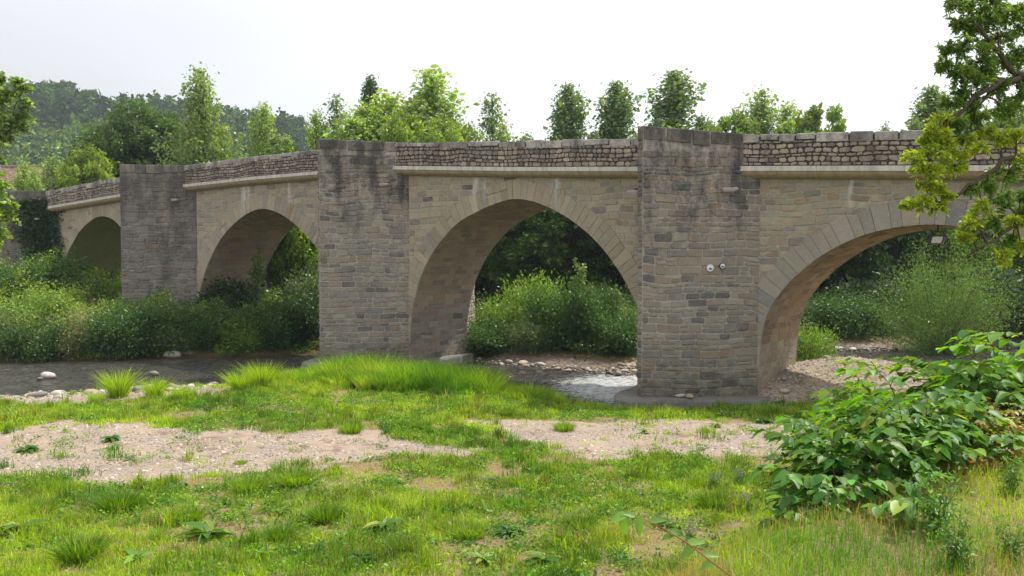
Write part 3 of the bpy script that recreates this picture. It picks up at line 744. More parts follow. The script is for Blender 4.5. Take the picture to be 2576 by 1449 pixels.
def broad(name, H, Rc, col, nl=14000, leaf=.24, seed=1, trunk=.45, ncl=70, mat='broad', zc=None, flat=1., drop=.35, tr=None):
    """round-headed tree or tall shrub: limbs into overlapping leaf clumps with gaps"""
    rng = np.random.default_rng(seed); rd = random.Random(seed)
    zc = zc or H - Rc * flat * .95
    m = MB(); tr = tr or H * .022
    tp = [Vector((0, 0, 0))]
    for i in range(1, 5): tp.append(tp[-1] + Vector((rd.uniform(-.25, .25), rd.uniform(-.25, .25), zc / 4 * 1.05)))
    m.tube(tp, [tr * (1 - .14 * i) for i in range(5)], 8)
    cen = []; rads = []
    for i in range(ncl):
        v = rng.normal(size=3); v /= np.linalg.norm(v)
        if v[2] < -drop: v[2] = -v[2] * .5
        rr = (.45 + .55 * rng.random() ** .5) * (.86 + .3 * fbm(v[0] * 2 + seed, v[2] * 2 + 7, 2))
        c_ = np.array([v[0] * Rc * rr, v[1] * Rc * rr, zc + v[2] * Rc * flat * rr]); cen.append(c_); rads.append(Rc * rng.uniform(.16, .30))
        if i % 2 == 0:
            st = tp[rd.randint(1, 4)]; en = Vector(c_); mid = st.lerp(en, .5) + Vector((rd.uniform(-.3, .3), rd.uniform(-.3, .3), rd.uniform(-.1, .5)))
            m.tube([st, mid, en], [tr * .38, tr * .22, tr * .06], 5, cap=False)
    rads = np.array(rads); P_, g = clump_pts(cen, nl // ncl, rads, rng)
    lump = np.repeat(rng.uniform(.75, 1.3, ncl), nl // ncl)
    colr = np.array(col)[None, :] * lump[:, None]
    e = empty(name, (0, 0, 0)); m.build('trunk', M['bark'], e, True)
    link('crown', leaves_mesh(name + '_crown', P_, leaf, colr, var=.2, up=.7, dirs=g, droop=.45, rng=rng, aspect=.6), M[mat], e)
    return e
def bush(name, H, Rc, col, nl=9000, leaf=.13, seed=1, nst=26, mat='bush', aspect=.42, spiky=.5, lean=.0):
    """many-stemmed shrub down to the ground: stems fan out, leaves along them"""
    rng = np.random.default_rng(seed); rd = random.Random(seed); m = MB(); pts = []; dirs = []
    for b in range(nst):
        az = b * 2.4 + rd.uniform(-.4, .4); f = ((b + .5) / nst) ** .55; el = R(88 - 70 * f + rd.uniform(-8, 8))
        L_ = (H * math.sin(el) ** .6 + Rc * math.cos(el)) * rd.uniform(.72, 1.08) / (1.12)
        cur = Vector((rd.uniform(-.15, .15) * Rc, rd.uniform(-.15, .15) * Rc, 0)); dv = Vector((math.cos(az) * math.cos(el) + lean, math.sin(az) * math.cos(el), math.sin(el) + .1)).normalized(); pl = [cur]
        for k in range(5):
            dv = (dv + Vector((rd.uniform(-.16, .16), rd.uniform(-.16, .16), rd.uniform(-.12, .14)))).normalized(); cur = cur + dv * L_ / 5; pl.append(cur)
        m.tube(pl, [H * .0065 * (1 - .85 * k / 5) + .002 for k in range(6)], 4, cap=False)
        nn = int(nl / nst); t_ = .08 + .92 * rng.random(nn) ** .65; seg = np.minimum((t_ * 5).astype(int), 4); fr = t_ * 5 - seg
        A = np.array([list(p) for p in pl]); pp = A[seg] * (1 - fr)[:, None] + A[seg + 1] * fr[:, None]
        sp = (.055 + .22 * (1 - t_ ** 2 * spiky))[:, None] * Rc
        off = rng.normal(size=(nn, 3)) * sp; pts.append(pp + off); dirs.append(off / Rc * 3 + np.array(list(dv)) * .8)
    P_ = np.concatenate(pts); D_ = np.concatenate(dirs); P_[:, 2] = np.abs(P_[:, 2])
    lump = fbm(P_[:, 0] * 1.6 + 9 + seed, P_[:, 2] * 1.6 + P_[:, 1], 3)
    colr = np.array(col)[None, :] * (.7 + .6 * lump)[:, None]
    e = empty(name, (0, 0, 0)); m.build('stems', M['bark'], e, True)
    link('leaves', leaves_mesh(name + '_leaves', P_, leaf, colr, var=.24, up=.35, dirs=D_, rng=rng, aspect=aspect), M[mat], e)
    return e
used = set()
def put(proto, x, y, z=None, sc=1., rz=None, label=None, cat='tree', group=None, sz=None):
    o = proto if proto.name not in used else copy_tree(proto)
    used.add(proto.name)
    if z is None: z = gh(x, y) - .05
    o.location = (x, y, z); o.rotation_euler[2] = random.uniform(0, 6.28) if rz is None else rz
    o.scale = (sc, sc, sz or sc)
    return tag(o, label, cat, group)
# ------------------------------------------------------------------ trees behind the bridge
LG = (.24, .35, .08); MG = (.085, .135, .035); DG = (.05, .085, .028); YG = (.20, .26, .04)
pops = {'lg': poplar('poplar_tree', 13, 2.7, LG, seed=3, nl=9500, leaf=.20, nb=64), 'lg2': poplar('poplar_tree', 13, 2.9, (.20, .29, .09), seed=4, nb=66, nl=9500, leaf=.20),
        'mg': poplar('poplar_tree', 13, 2.6, (.14, .22, .075), seed=5, nb=64, nl=10500, leaf=.19, dens_top=.9),
        'sl': poplar('young_poplar', 13, 1.8, (.18, .26, .075), seed=6, nb=44, nl=5200, leaf=.16),
        'dk': poplar('columnar_tree', 13, 1.4, (.07, .12, .04), seed=8, nb=60, nl=8000, dens_top=1.1, leaf=.16)}
brd = {'dark': broad('broadleaf_tree', 11, 3.4, (.07, .13, .03), seed=12, nl=16000, ncl=90),
       'mid': broad('broadleaf_tree', 10, 3.0, (.12, .20, .045), seed=13, nl=13000, ncl=70),
       'lite': broad('leafy_tree', 9, 2.6, (.22, .32, .045), seed=14, nl=10000, ncl=55),
       'fern': broad('feathery_tree', 9, 2.6, (.17, .27, .045), seed=15, nl=11000, ncl=50, leaf=.28)}
def at_top(px, ytop, Y, proto, H0, wfac, label, cat='tree', group='trees rising behind the bridge'):
    X = (px - 1288) * Y / F; zt = ZC + (HOR - ytop) * Y / F; g = gh(X, Y); s = (zt - g) / H0
    return put(proto, X, Y, g - .1, wfac * (1.35 if proto in pops.values() else 1.), None, label, cat, group, sz=s)
at_top(345, 258, 66, brd['dark'], 11.3, 1.12, 'big dark round-headed tree behind the far pier, left of the tall poplar')
at_top(250, 330, 63, brd['dark'], 11.3, .72, 'lower left shoulder tree beside the big dark round-headed tree')
at_top(420, 285, 68, brd['dark'], 11.3, .8, 'dark tree squeezed between the round-headed tree and the tall poplar')
at_top(225, 375, 58, brd['lite'], 9.2, .62, 'small bright yellow-green tree at the left foot of the dark trees')
at_top(515, 182, 58, pops['lg2'], 13, .85, 'tall poplar rising highest on the left half, beside the dark round tree')
at_top(560, 320, 60, pops['lg'], 13, .5, 'shorter poplar at the right foot of the tall left poplar')
at_top(665, 268, 60, pops['lg'], 13, .62, 'light green poplar above the second parapet, hill behind it')
at_top(725, 345, 62, pops['lg'], 13, .45, 'small pale poplar between the parapet and the end of the hill')
at_top(800, 288, 60, pops['lg'], 13, .6, 'light poplar behind the left edge of the middle pier')
at_top(858, 238, 61, pops['sl'], 13, .9, 'slender see-through young poplar behind the middle pier')
at_top(926, 188, 64, pops['dk'], 13, .95, 'narrow dark columnar tree standing out above the middle pier')
at_top(925, 268, 58, pops['lg'], 13, 1.15, 'light green poplar in front of the narrow dark columnar tree')
at_top(985, 245, 60, pops['lg'], 13, 1.25, 'broad light poplar just right of the middle pier top')
at_top(1045, 255, 58, pops['lg2'], 13, 1.2, 'greyer poplar in the middle of the central poplar clump')
at_top(1092, 188, 60, pops['lg'], 13, 1.35, 'tallest light poplar of the central clump above the third arch')
at_top(1140, 272, 61, pops['lg2'], 13, 1.0, 'poplar on the right slope of the central clump')
at_top(1180, 322, 57, brd['lite'], 9.2, .62, 'low bright yellow-green tree peeping over the parapet of the third arch')
at_top(1245, 236, 60, pops['sl'], 13, 1.15, 'thin open poplar standing right of the central clump')
at_top(1255, 318, 61, pops['lg2'], 13, .7, 'low poplar at the foot of the thin open poplar')
at_top(1318, 330, 60, pops['sl'], 13, .7, 'sparse sapling top just above the parapet in the sky gap')
at_top(1440, 212, 62, pops['mg'], 13, 1.0, 'leftmost of the three darker poplars right of the sky gap')
at_top(1490, 332, 60, pops['mg'], 13, .55, 'small poplar top between two darker poplars')
at_top(1560, 204, 62, pops['mg'], 13, 1.05, 'middle one of the three darker poplars left of the near pier')
at_top(1705, 176, 62, pops['mg'], 13, 1.3, 'widest dark poplar, rising behind the top of the near pier')
at_top(1850, 288, 58, brd['fern'], 9.1, .78, 'feathery light green tree right of the near pier top')
at_top(1790, 325, 58, brd['lite'], 9.2, .45, 'low bright tree hugging the near pier top')
at_top(1925, 232, 60, pops['lg2'], 13, .95, 'pointed grey-green poplar above the right-hand parapet')
at_top(1978, 268, 61, pops['lg'], 13, .8, 'lighter poplar beside the pointed grey-green one')
at_top(2052, 272, 58, brd['fern'], 9.1, .8, 'bushy light green tree ending the right-hand group before open sky')
at_top(2105, 345, 60, pops['sl'], 13, .5, 'wispy sapling top at the edge of the right-hand open sky')
at_top(2228, 302, 60, pops['sl'], 13, .55, 'wispy twig top alone above the right-hand parapet')
at_top(2290, 290, 60, pops['sl'], 13, .8, 'thin see-through poplar left of the overhanging branches')
at_top(2350, 215, 62, pops['mg'], 13, 1.1, 'grey-green poplar half hidden by the overhanging branches')
at_top(2470, 235, 60, brd['mid'], 10.3, 1.15, 'round mid green tree behind the overhanging branches')
at_top(885, 300, 57, pops['lg'], 13, 1.1, 'light poplar low in front of the columnar tree')
at_top(1015, 288, 56, brd['lite'], 9.2, .7, 'soft light crown at the foot of the central clump, left part')
at_top(1110, 300, 56, brd['lite'], 9.2, .7, 'soft light crown at the foot of the central clump, right part')
at_top(1650, 300, 60, pops['mg'], 13, .7, 'side crown left of the widest dark poplar')
at_top(1765, 290, 60, pops['mg'], 13, .7, 'side crown right of the widest dark poplar')
# young bright trees before the house
at_top(62, 415, 56, pops['lg'], 13, .42, 'yellow-green young tree before the brown tiled roof', group='young trees before the tiled roof')
at_top(90, 425, 55, pops['lg'], 13, .38, 'yellow-green young tree before the brown tiled roof', group='young trees before the tiled roof')
at_top(150, 395, 60, pops['lg2'], 13, .6, 'green young tree at the right end of the tiled roof', group='young trees before the tiled roof')
at_top(185, 405, 58, brd['lite'], 9.2, .4, 'round bright young tree just right of the tiled roof', group='young trees before the tiled roof')
at_top(-30, 440, 54, brd['mid'], 10.3, .6, 'green tree at the left frame edge above the dark abutment', group='young trees before the tiled roof')

# ------------------------------------------------------------------ woodland seen through the arches
wood = [broad('woodland_tree', 9.2, 2.9, (.06, .115, .024), seed=21, nl=15000, ncl=110, tr=.10, zc=4.9, flat=1.45, drop=1.1),
        broad('woodland_tree', 9.2, 2.6, (.095, .175, .028), seed=22, nl=12000, ncl=95, tr=.09, zc=5.0, flat=1.55, drop=1.1),
        broad('woodland_tree', 9.4, 2.2, (.20, .32, .03), seed=23, nl=8000, ncl=75, tr=.09, zc=5.6, flat=1.6, drop=1.1)]
rw = random.Random(5)
WL = 'tall trunked tree of the dark wood seen through the arches'
for i in range(44):
    px = 690 + (2560 - 690) * ((i * .618) % 1); Y = 49 + 22 * ((i * .37 + .13) % 1)
    X = (px - 1288) * Y / F
    if px > 1280 and px < 1420: sz = .88
    elif px > 2080 and px < 2330: sz = .92
    else: sz = rw.uniform(.9, 1.08)
    put(wood[(0, 1, 2, 0, 2, 1)[i % 6]], X, Y, None, rw.uniform(.9, 1.2), None, WL, 'tree', 'woodland behind the bridge', sz=sz)
for (px, Y) in ((716, 46), (742, 48), (768, 46.5), (790, 50), (728, 52)):
    X = (px - 1288) * Y / F; put(wood[2], X, Y, None, .62, None, 'slim dark trunk with sunlit yellow-green leaves seen through the second arch', 'tree', 'slim trees through the second arch', sz=1.0)

def leaf_mass(name, xr, yr, dens, height, col, leaf, mask, mat='bush', seed=1, colf=None, var=.25, top=.45, aspect=.5, up=.5):
    """ground cover too dense to count: leaves spread through a lumpy canopy standing on the terrain"""
    rng = np.random.default_rng(seed); N = int((xr[1] - xr[0]) * (yr[1] - yr[0]) * dens)
    x = rng.uniform(*xr, N); y = rng.uniform(*yr, N); mk = mask(x, y); k = rng.random(N) < mk; x = x[k]; y = y[k]; mk = mk[k]
    hgt = height(x, y) * (.35 + .65 * mk); g = ground_h(x, y)
    z = g + hgt * rng.random(len(x)) ** top + rng.normal(size=len(x)) * .03
    P_ = np.stack([x, y, z], 1); lump = fbm(x * 1.3 + seed, y * 1.3, 3)
    c_ = colf(x, y, z) if colf else np.array(col)[None, :] * (.6 + .8 * lump)[:, None]
    me = leaves_mesh(name, P_, leaf, c_, var=var, up=up, rng=rng, aspect=aspect)
    return tag(link(name, me, M[mat]), kind='stuff')
def m_left(x, y): return sstep(-.1, .8, sdf(LEFT, x, y)) * sstep(62, 55, y)
def h_left(x, y):
    l = fbm(x * .75, y * .75, 3)
    return (.35 + 3.4 * np.clip(l - .33, 0, 1) * 1.1) * (1 + .25 * sstep(-20, -26, x))
def c_left(x, y, z):
    l = fbm(x * .45 + 20, y * .45 + 7, 3); k = sstep(.42, .62, l + .18 * sstep(-14, -22, x))[:, None]  # yellow-green patches put a sunlit tone into the leaf colour
    return np.array([.06, .125, .026]) * (1 - k) + np.array([.22, .32, .04]) * k
tag(leaf_mass('bank_undergrowth', (-44, -6), (34, 60), 260, h_left, None, .13, m_left, colf=c_left, seed=31), 'tangled green undergrowth covering the far left bank', 'undergrowth')
def m_back(x, y):
    d = sdf(BACK, x, y); return sstep(.7, 1.7, d + (fbm(x, y, 2) - .5) * 1.2) * sstep(64, 58, y)
def h_back(x, y): return .5 + 2.6 * np.clip(fbm(x * .5 + 5, y * .5, 3) - .3, 0, 1)
def c_back(x, y, z):
    l = fbm(x * .5 + 2, y * .5 + 70, 3); k = (sstep(.5, .68, l) * np.where(x > 9, .15, 1))[:, None]  # light patches cut back on the right, wood shade put into the colour
    return np.array([.045, .095, .022]) * (1 - k) + np.array([.13, .20, .035]) * k
tag(leaf_mass('wood_undergrowth', (-6, 36), (34, 64), 120, h_back, None, .15, m_back, colf=c_back, seed=32), 'dark leafy undergrowth on the wood floor beyond the bridge', 'undergrowth')
def m_far(x, y): return sstep(64, 74, y)
tag(leaf_mass('far_wood', (-45, 60), (66, 92), 34, lambda x, y: 7.6 + 3.2 * (fbm(x * .2, y * .2, 3) - .5), None, .42, m_far, colf=lambda x, y, z: np.array([.085, .145, .028]) * (.6 + .8 * fbm(x * .5, z * .6, 3))[:, None], seed=33, top=.8, mat='far'), 'dense wood closing the view behind the nearer trees', 'wood')

# ------------------------------------------------------------------ shrubs on the far bank and the island
b_green = bush('riverside_shrub', 2.1, 1.35, (.06, .135, .028), seed=41, nl=11000)
b_lite = bush('riverside_shrub', 1.9, 1.2, (.16, .275, .036), seed=42, nl=9000)
b_grey = bush('riverside_shrub', 1.8, 1.2, (.14, .20, .09), seed=43, nl=8500, leaf=.10)
b_will = bush('willow_shrub', 6.6, 2.8, (.125, .225, .045), seed=44, nl=42000, leaf=.13, nst=70, aspect=.36)
b_pale = bush('plumed_shrub', 1.9, 1.1, (.27, .29, .14), seed=45, nl=7500, leaf=.12, aspect=.2, lean=.15)
b_dark = bush('elder_shrub', 2.0, 1.2, (.035, .07, .025), seed=46, nl=6500, leaf=.17, aspect=.6)
b_sap = poplar('sapling', 3.6, .6, (.14, .21, .06), nb=22, nl=900, leaf=.13, seed=47, wig=.4)
rj = random.Random(77)
def bp(proto, px, Y, sc, label, cat='shrub', group=None, sz=None, rz=None):
    sz = sz or sc * rj.uniform(.72, 1.22)
    return put(proto, (px - 1288) * Y / F, Y, None, sc, rz, label, cat, group, sz)
g1 = 'shrubs along the far left bank'
bp(b_grey, 20, 36.9, .95, 'greyish shrub at the left frame edge above the dark river', group=g1)
bp(b_green, 95, 36.6, .9, 'dark green shrub leaning over the water, first from the left frame edge', group=g1)
bp(b_pale, 170, 37.1, .85, 'pale feathery plumed shrub leaning right over the bank', group=g1)
bp(b_pale, 205, 37.6, 1.0, 'taller straw-coloured plumed shrub behind the pale feathery one', group=g1)
bp(b_lite, 60, 38.6, 1.0, 'bright yellow-green shrub behind the grey one at the left', group=g1)
bp(b_lite, 130, 39.6, .9, 'bright yellow-green shrub on top of the left bank', group=g1)
bp(b_green, 290, 37.4, .95, 'dark green rounded shrub below the far dark pier', group=g1)
bp(b_green, 375, 37.8, 1.05, 'big dark green shrub overhanging the river below the second arch', group=g1)
bp(b_grey, 440, 38.1, .85, 'grey-green shrub between two dark ones on the far bank', group=g1)
bp(b_green, 520, 38.5, .95, 'dark green shrub behind the two pale boulders', group=g1)
bp(b_lite, 610, 38.0, .78, 'fresh green grassy shrub at the water before the second arch', group=g1)
bp(b_green, 672, 38.4, .85, 'dark shrub at the right end of the far left bank', group=g1)
bp(b_dark, 740, 43.0, 1.05, 'shadowed shrub filling the foot of the second arch on the right', group=g1)
bp(b_grey, 775, 44.5, 1.15, 'grey-green shrub beside the middle pier seen in the second arch', group=g1)
bp(b_dark, 585, 42.5, 1.15, 'dark elder shrub growing under the second arch', group=g1)
bp(b_sap, 655, 41.5, .85, 'slender pale sapling before the soffit of the second arch', 'sapling')
bp(b_green, 60, 44.0, 1.15, 'shrub climbing in front of the dark abutment at left', group=g1)
bp(b_green, 130, 46.0, 1.0, 'shrub below the ivy at the abutment foot', group=g1)
bp(b_lite, 275, 48.5, .7, 'small bright shrub in the mouth of the far rendered arch', group=g1)
g2 = 'shrubs on the stony island behind the third arch'
bp(b_lite, 1165, 37.6, .62, 'low bright shrub against the foot of the middle pier', group=g2)
bp(b_green, 1225, 37.4, .95, 'glossy green shrub right of the middle pier', group=g2)
bp(b_lite, 1265, 39.0, .9, 'light green shrub in the centre of the third arch', group=g2, sz=1.2)
bp(b_grey, 1330, 36.8, .70, 'greyish purple low shrub over the stones', group=g2)
bp(b_green, 1405, 37.2, .95, 'dark green shrub in the middle of the island', group=g2, sz=1.25)
bp(b_lite, 1350, 40.5, 1.15, 'sunlit light shrub behind the others on the island', group=g2, sz=1.55)
bp(b_green, 1480, 37.0, .9, 'dark glossy shrub under the tall sapling', group=g2, sz=1.3)
bp(b_sap, 1452, 37.8, 1.0, 'tall leafy sapling standing up in the third arch', 'sapling', sz=1.05)
bp(b_sap, 1545, 37.6, .75, 'short sapling near the left edge of the near pier', 'sapling', sz=.72)
bp(b_green, 1560, 35.6, .85, 'dark shrub against the near pier seen through the third arch', group=g2)
bp(b_grey, 1590, 36.6, .62, 'brownish low shrub touching the near pier edge', group=g2)
g3 = 'shrubs seen through the right-hand arch'
bp(b_will, 2370, 39.5, .60, 'big rounded willow shrub filling the right-hand arch', group=g3, rz=1., sz=.86)
bp(b_dark, 2545, 45, 2.0, 'darker shrub at the right frame edge behind the willow', group=g3, rz=3.)
bp(b_green, 2085, 43.5, 1.2, 'dark shrub on the far gravel bank beside the arch soffit', group=g3)
bp(b_green, 2160, 44.5, 1.25, 'dark green shrub left of the big willow shrub', group=g3)
bp(b_dark, 2200, 46, 1.5, 'deep shadowed shrub behind the willow shrub', group=g3)
bp(b_lite, 2042, 31.4, .62, 'bright leafy shrub growing against the back of the near pier', group=g3, sz=.95)
bp(b_lite, 2190, 34.0, .38, 'low sprouting willow twigs at the water under the right-hand arch', group=g3)
bp(b_grey, 2250, 33.2, .42, 'grey-green low sprouts beside the water, right of the twigs', group=g3)

bp(b_dark, 790, 41.2, 1.0, 'dark shrub close against the left edge of the middle pier', group=g1)
bp(b_green, 715, 39.6, .8, 'dark drooping shrub at the end of the far bank by the arch mouth', group=g1)
bp(b_dark, 760, 40.0, .8, 'low shadowed shrub over the dark water beside the middle pier', group=g1)
# ------------------------------------------------------------------ ivy on the abutment
rng = np.random.default_rng(51); N = 9000
s_ = -43.9 + rng.normal(size=N) * .55 - .35 + .5 * (rng.random(N) - .5); z_ = 1.5 + 6.6 * rng.random(N) ** .9
s_ += .5 * (fbm(z_ * .8, z_ * 0, 3) - .5) * 2; s_ = np.clip(s_, -46, -42.7 + .2 * rng.random(N)); n_ = np.where(s_ < -43.9, -2.29 * (-43.9 - s_) / 2.9, 0) - .06 - .22 * rng.random(N)
P_ = np.array([list(B(a, b, c)) for a, b, c in zip(s_, n_, z_)])
e = empty('ivy', tuple(B(-44, -.3, 1.6)), 'dark ivy column climbing the corner of the abutment beside the far arch', 'ivy')
P_ -= np.array(list(B(-44, -.3, 1.6)))
link('foliage', leaves_mesh('ivy_leaves', P_, .15, (.035, .065, .022), up=.1, rng=rng, aspect=.8), M['broad'], e)
m = MB()
for q in range(5): m.tube([B(-44.4 + q * .2, -.25, 1.3) - B(-44, -.3, 1.6), B(-44.3 + q * .15, -.2, 4) - B(-44, -.3, 1.6), B(-44.2 + q * .1, -.25, 7.4) - B(-44, -.3, 1.6)], [.05, .04, .015], 5)
m.build('stems', M['bark'], e)

# ------------------------------------------------------------------ house with tiled roof
hx, hy = -42.5, 74.0
e = empty('house', (hx, hy, 1.5), 'old house with a long brown tiled roof seen over the abutment', 'house')
hr = -.12; ch_, sh_ = math.cos(hr), math.sin(hr)
def hf(x, y, z): return Vector((x * ch_ - y * sh_, x * sh_ + y * ch_, z))
m = MB(); m.box(hf, (-9, -4.2, -1), (8.6, 4.2, 7.6), (.36, .32, .26)); m.add([hf(8.6, -4.2, 7.6), hf(8.6, 4.2, 7.6), hf(8.6, 0, 10.9)], [(0, 1, 2)], (.36, .32, .26)); m.build('wall', M['concrete'], e)
m = MB(); nr = 26
for sgn in (-1, 1):
    for r_ in range(nr):
        y0 = sgn * (4.7 - 4.7 * r_ / nr); y1 = sgn * (4.7 - 4.7 * (r_ + 1) / nr); z0 = 7.25 + 3.9 * r_ / nr; z1 = 7.25 + 3.9 * (r_ + 1) / nr
        x = -9.6
        while x < 9.2:
            c_ = random.choice([(.24, .155, .11), (.19, .13, .10), (.28, .19, .14), (.15, .11, .09)]); k = random.uniform(.8, 1.15); c_ = tuple(v * k for v in c_)
            x1 = x + .24; d = random.uniform(-.015, .02)
            m.add([hf(x, y0, z0 + d), hf(x + .06, y0, z0 + .07 + d), hf(x + .17, y0, z0 + .07 + d), hf(x1, y0, z0 + d), hf(x, y1, z1 + d), hf(x + .06, y1, z1 + .05 + d), hf(x + .17, y1, z1 + .05 + d), hf(x1, y1, z1 + d)],
                  [(0, 1, 5, 4), (1, 2, 6, 5), (2, 3, 7, 6)], c_); x = x1
m.tube([hf(-9.6, 0, 11.17), hf(9.2, 0, 11.17)], [.13, .13], 7, (.22, .15, .11))
t = NT('clay_roof_tile'); P = t.pos(); c = t.mix(t.ramp(t.noise(P, 1.2, 5, .7), .4, .65, 0, .6), t.attr(), (.20, .17, .135)); M['tile'] = t.pbr(c, .9, t.bump(t.noise(P, 14, 4), .4, .02), .2)
m.build('roof', M['tile'], e)

# ------------------------------------------------------------------ the wooded hill
def hill_h(x, y):
    xr = np.array([-1400, -700, -350, -247, -215, -170, -130, -99, -60, 0, 60, 1400]); zr = np.array([96, 92, 82, 77, 74, 67, 63, 60, 48, 24, 3, -20])
    r_ = np.interp(x, xr, zr); t_ = sstep(190, 400, y) ** .8
    return -4 + (r_ + 3) * t_ + (fbm(x * .02, y * .02, 4) - .5) * 14 * t_ * sstep(450, 380, y) + (fbm(x * .05, x * 0 + 3, 3) - .5) * 5 * t_
hxs = np.linspace(-1300, 200, 150); hys = np.concatenate([np.linspace(180, 420, 40), np.linspace(440, 900, 10)])
HX, HY = np.meshgrid(hxs, hys); HZ = hill_h(HX, HY); n1 = len(hxs); n2 = len(hys)
ii = (np.arange(n2 - 1)[:, None] * n1 + np.arange(n1 - 1)[None, :]).ravel()
t = NT('hill_ground'); M['hill'] = t.pbr(t.mix(t.ramp(t.noise(t.pos(), .05, 5), .4, .6), (.035, .055, .022), (.06, .08, .03)), 1., None, .05)
tag(link('hill', mesh_np('hill', np.stack([HX.ravel(), HY.ravel(), HZ.ravel()], 1), np.stack([ii, ii + 1, ii + n1 + 1, ii + n1], 1), None, True), M['hill']), kind='structure')
rng = np.random.default_rng(61); NTR = 5200
tx = rng.uniform(-330, -20, NTR); ty = rng.uniform(205, 408, NTR); k = (tx > -1288 / F * ty - 25) & (tx < -500 / F * ty + 40); tx = tx[k]; ty = ty[k]; NTR = len(tx)
tz = hill_h(tx, ty); kind = rng.random(NTR); conif = (fbm(tx * .02, ty * .02, 3) + (kind - .5) * .3) > .52
hh = rng.uniform(6, 10, NTR); rr_ = np.where(conif, rng.uniform(1.4, 2.2, NTR), rng.uniform(2.4, 4.0, NTR)); nl = 56
g = rng.normal(size=(NTR, nl, 3)); g = unit(g) * (rng.random((NTR, nl, 1)) ** .33)
hz = (g[..., 2] + 1) / 2
rad = np.where(conif[:, None], (1.15 - hz) * rr_[:, None], rr_[:, None])
P_ = np.stack([tx[:, None] + g[..., 0] * rad, ty[:, None] + g[..., 1] * rad, tz[:, None] + hz * (hh * np.where(conif, 1.35, 1.))[:, None] * 1.0], -1).reshape(-1, 3)
c0 = np.where(conif[:, None], np.array([[.045, .090, .036]]), np.array([[.105, .180, .040]])) * np.exp(rng.normal(size=(NTR, 1)) * .28)
yel = rng.random(NTR) < .22; c0[yel] = c0[yel] * np.array([1.9, 1.65, 1.1])
me = leaves_mesh('hillside_forest', P_, 1.7, np.repeat(c0, nl, 0), var=.18, up=.5, dirs=g.reshape(-1, 3), rng=rng, aspect=.8)
tag(link('hillside_forest', me, M['far']), 'mixed forest covering the distant hillside', 'forest', kind='stuff')
rt = broad('ridge_tree', 12, 4.6, (.08, .14, .04), nl=2600, leaf=.9, seed=62, ncl=34, mat='far', tr=.3)
for (px, y, s, lab) in ((140, 208, 1.0, 'roundest crown on the hill skyline, left of the bare stalk tree'), (178, 206, .62, 'small lone crown sticking up on the skyline'), (232, 228, .9, 'skyline tree above the saddle of the ridge'),
                        (215, 232, .6, 'little pointed skyline tree beside the saddle'), (412, 255, .95, 'left one of two rounded skyline trees above the dark tree'), (438, 256, .85, 'right one of two rounded skyline trees above the dark tree'),
                        (345, 252, .8, 'low skyline crown above the big dark tree'), (745, 292, 1.0, 'last round crown where the hill ridge drops'), (598, 285, .7, 'small skyline crown just right of the tall poplar'), (120, 214, .8, 'skyline crown left of the roundest one')):
    Y = 392.; X = (px - 1288) * Y / F; zt = ZC + (HOR - y) * Y / F
    put(rt, X, Y, zt - 12.2 * s, s, None, lab, 'tree', 'trees on the hill skyline')
# ------------------------------------------------------------------ grass
def blades(name, x, y, h, w, col, seed=1, bend=.5, z=None, lean=None, mat='grass'):
    rng = np.random.default_rng(seed); N = len(x); g = (ground_h(x, y) if z is None else z) - .01
    az = rng.random(N) * 6.283; fx = rng.random(N) * 6.283; ln = np.abs(rng.normal(size=N)) * bend
    dx = np.cos(az) * ln; dy = np.sin(az) * ln
    if lean is not None: dx = dx + lean[0]; dy = dy + lean[1]
    wx, wy = np.cos(fx) * w * .5, np.sin(fx) * w * .5
    b0 = np.stack([x - wx, y - wy, g], 1); b1 = np.stack([x + wx, y + wy, g], 1)
    mxx, myy, mz = x + dx * h * .28, y + dy * h * .28, g + h * .55
    m0 = np.stack([mxx - wx * .8, myy - wy * .8, mz], 1); m1 = np.stack([mxx + wx * .8, myy + wy * .8, mz], 1)
    tx_, ty_, tz_ = x + dx * h, y + dy * h, g + h * np.clip(1.02 - .35 * ln ** 1.5, .35, 1.02)
    t0 = np.stack([tx_ - wx * .12, ty_ - wy * .12, tz_], 1); t1 = np.stack([tx_ + wx * .12, ty_ + wy * .12, tz_], 1)
    V_ = np.stack([b0, b1, m1, m0, t1, t0], 1).reshape(-1, 3); bi = np.arange(N)[:, None] * 6
    Fc = np.concatenate([bi + [0, 1, 2, 3], bi + [3, 2, 4, 5]], 1).reshape(-1, 4)
    return mesh_np(name, V_, Fc, np.repeat(np.clip(col, 0, .9), 2, 0))
GR = np.array([.095, .235, .016]); YGR = np.array([.33, .47, .030]); STRAW = np.array([.40, .29, .15]); DGR = np.array([.065, .125, .026])
def grass_cols(rng, x, y, straw=.12, yel=.5, dark=.15):
    N = len(x); l = fbm(x * .5 + 60, y * .5, 3); l2 = fbm(x * 2.2 + 8, y * 2.2, 3)
    k = np.clip(yel + (l - .5) * 2.2 + (l2 - .5) * 1.6 + rng.normal(size=N) * .22, 0, 1)[:, None]
    c = GR * (1 - k) + YGR * k
    s = rng.random(N) < straw * np.clip(1 + (fbm(x * 1.3, y * 1.3 + 30, 3) - .5) * 7, .1, 4); c[s] = STRAW * rng.uniform(.7, 1.15, (s.sum(), 1))
    return c * np.exp(rng.normal(size=(N, 1)) * .16)
rng = np.random.default_rng(71)
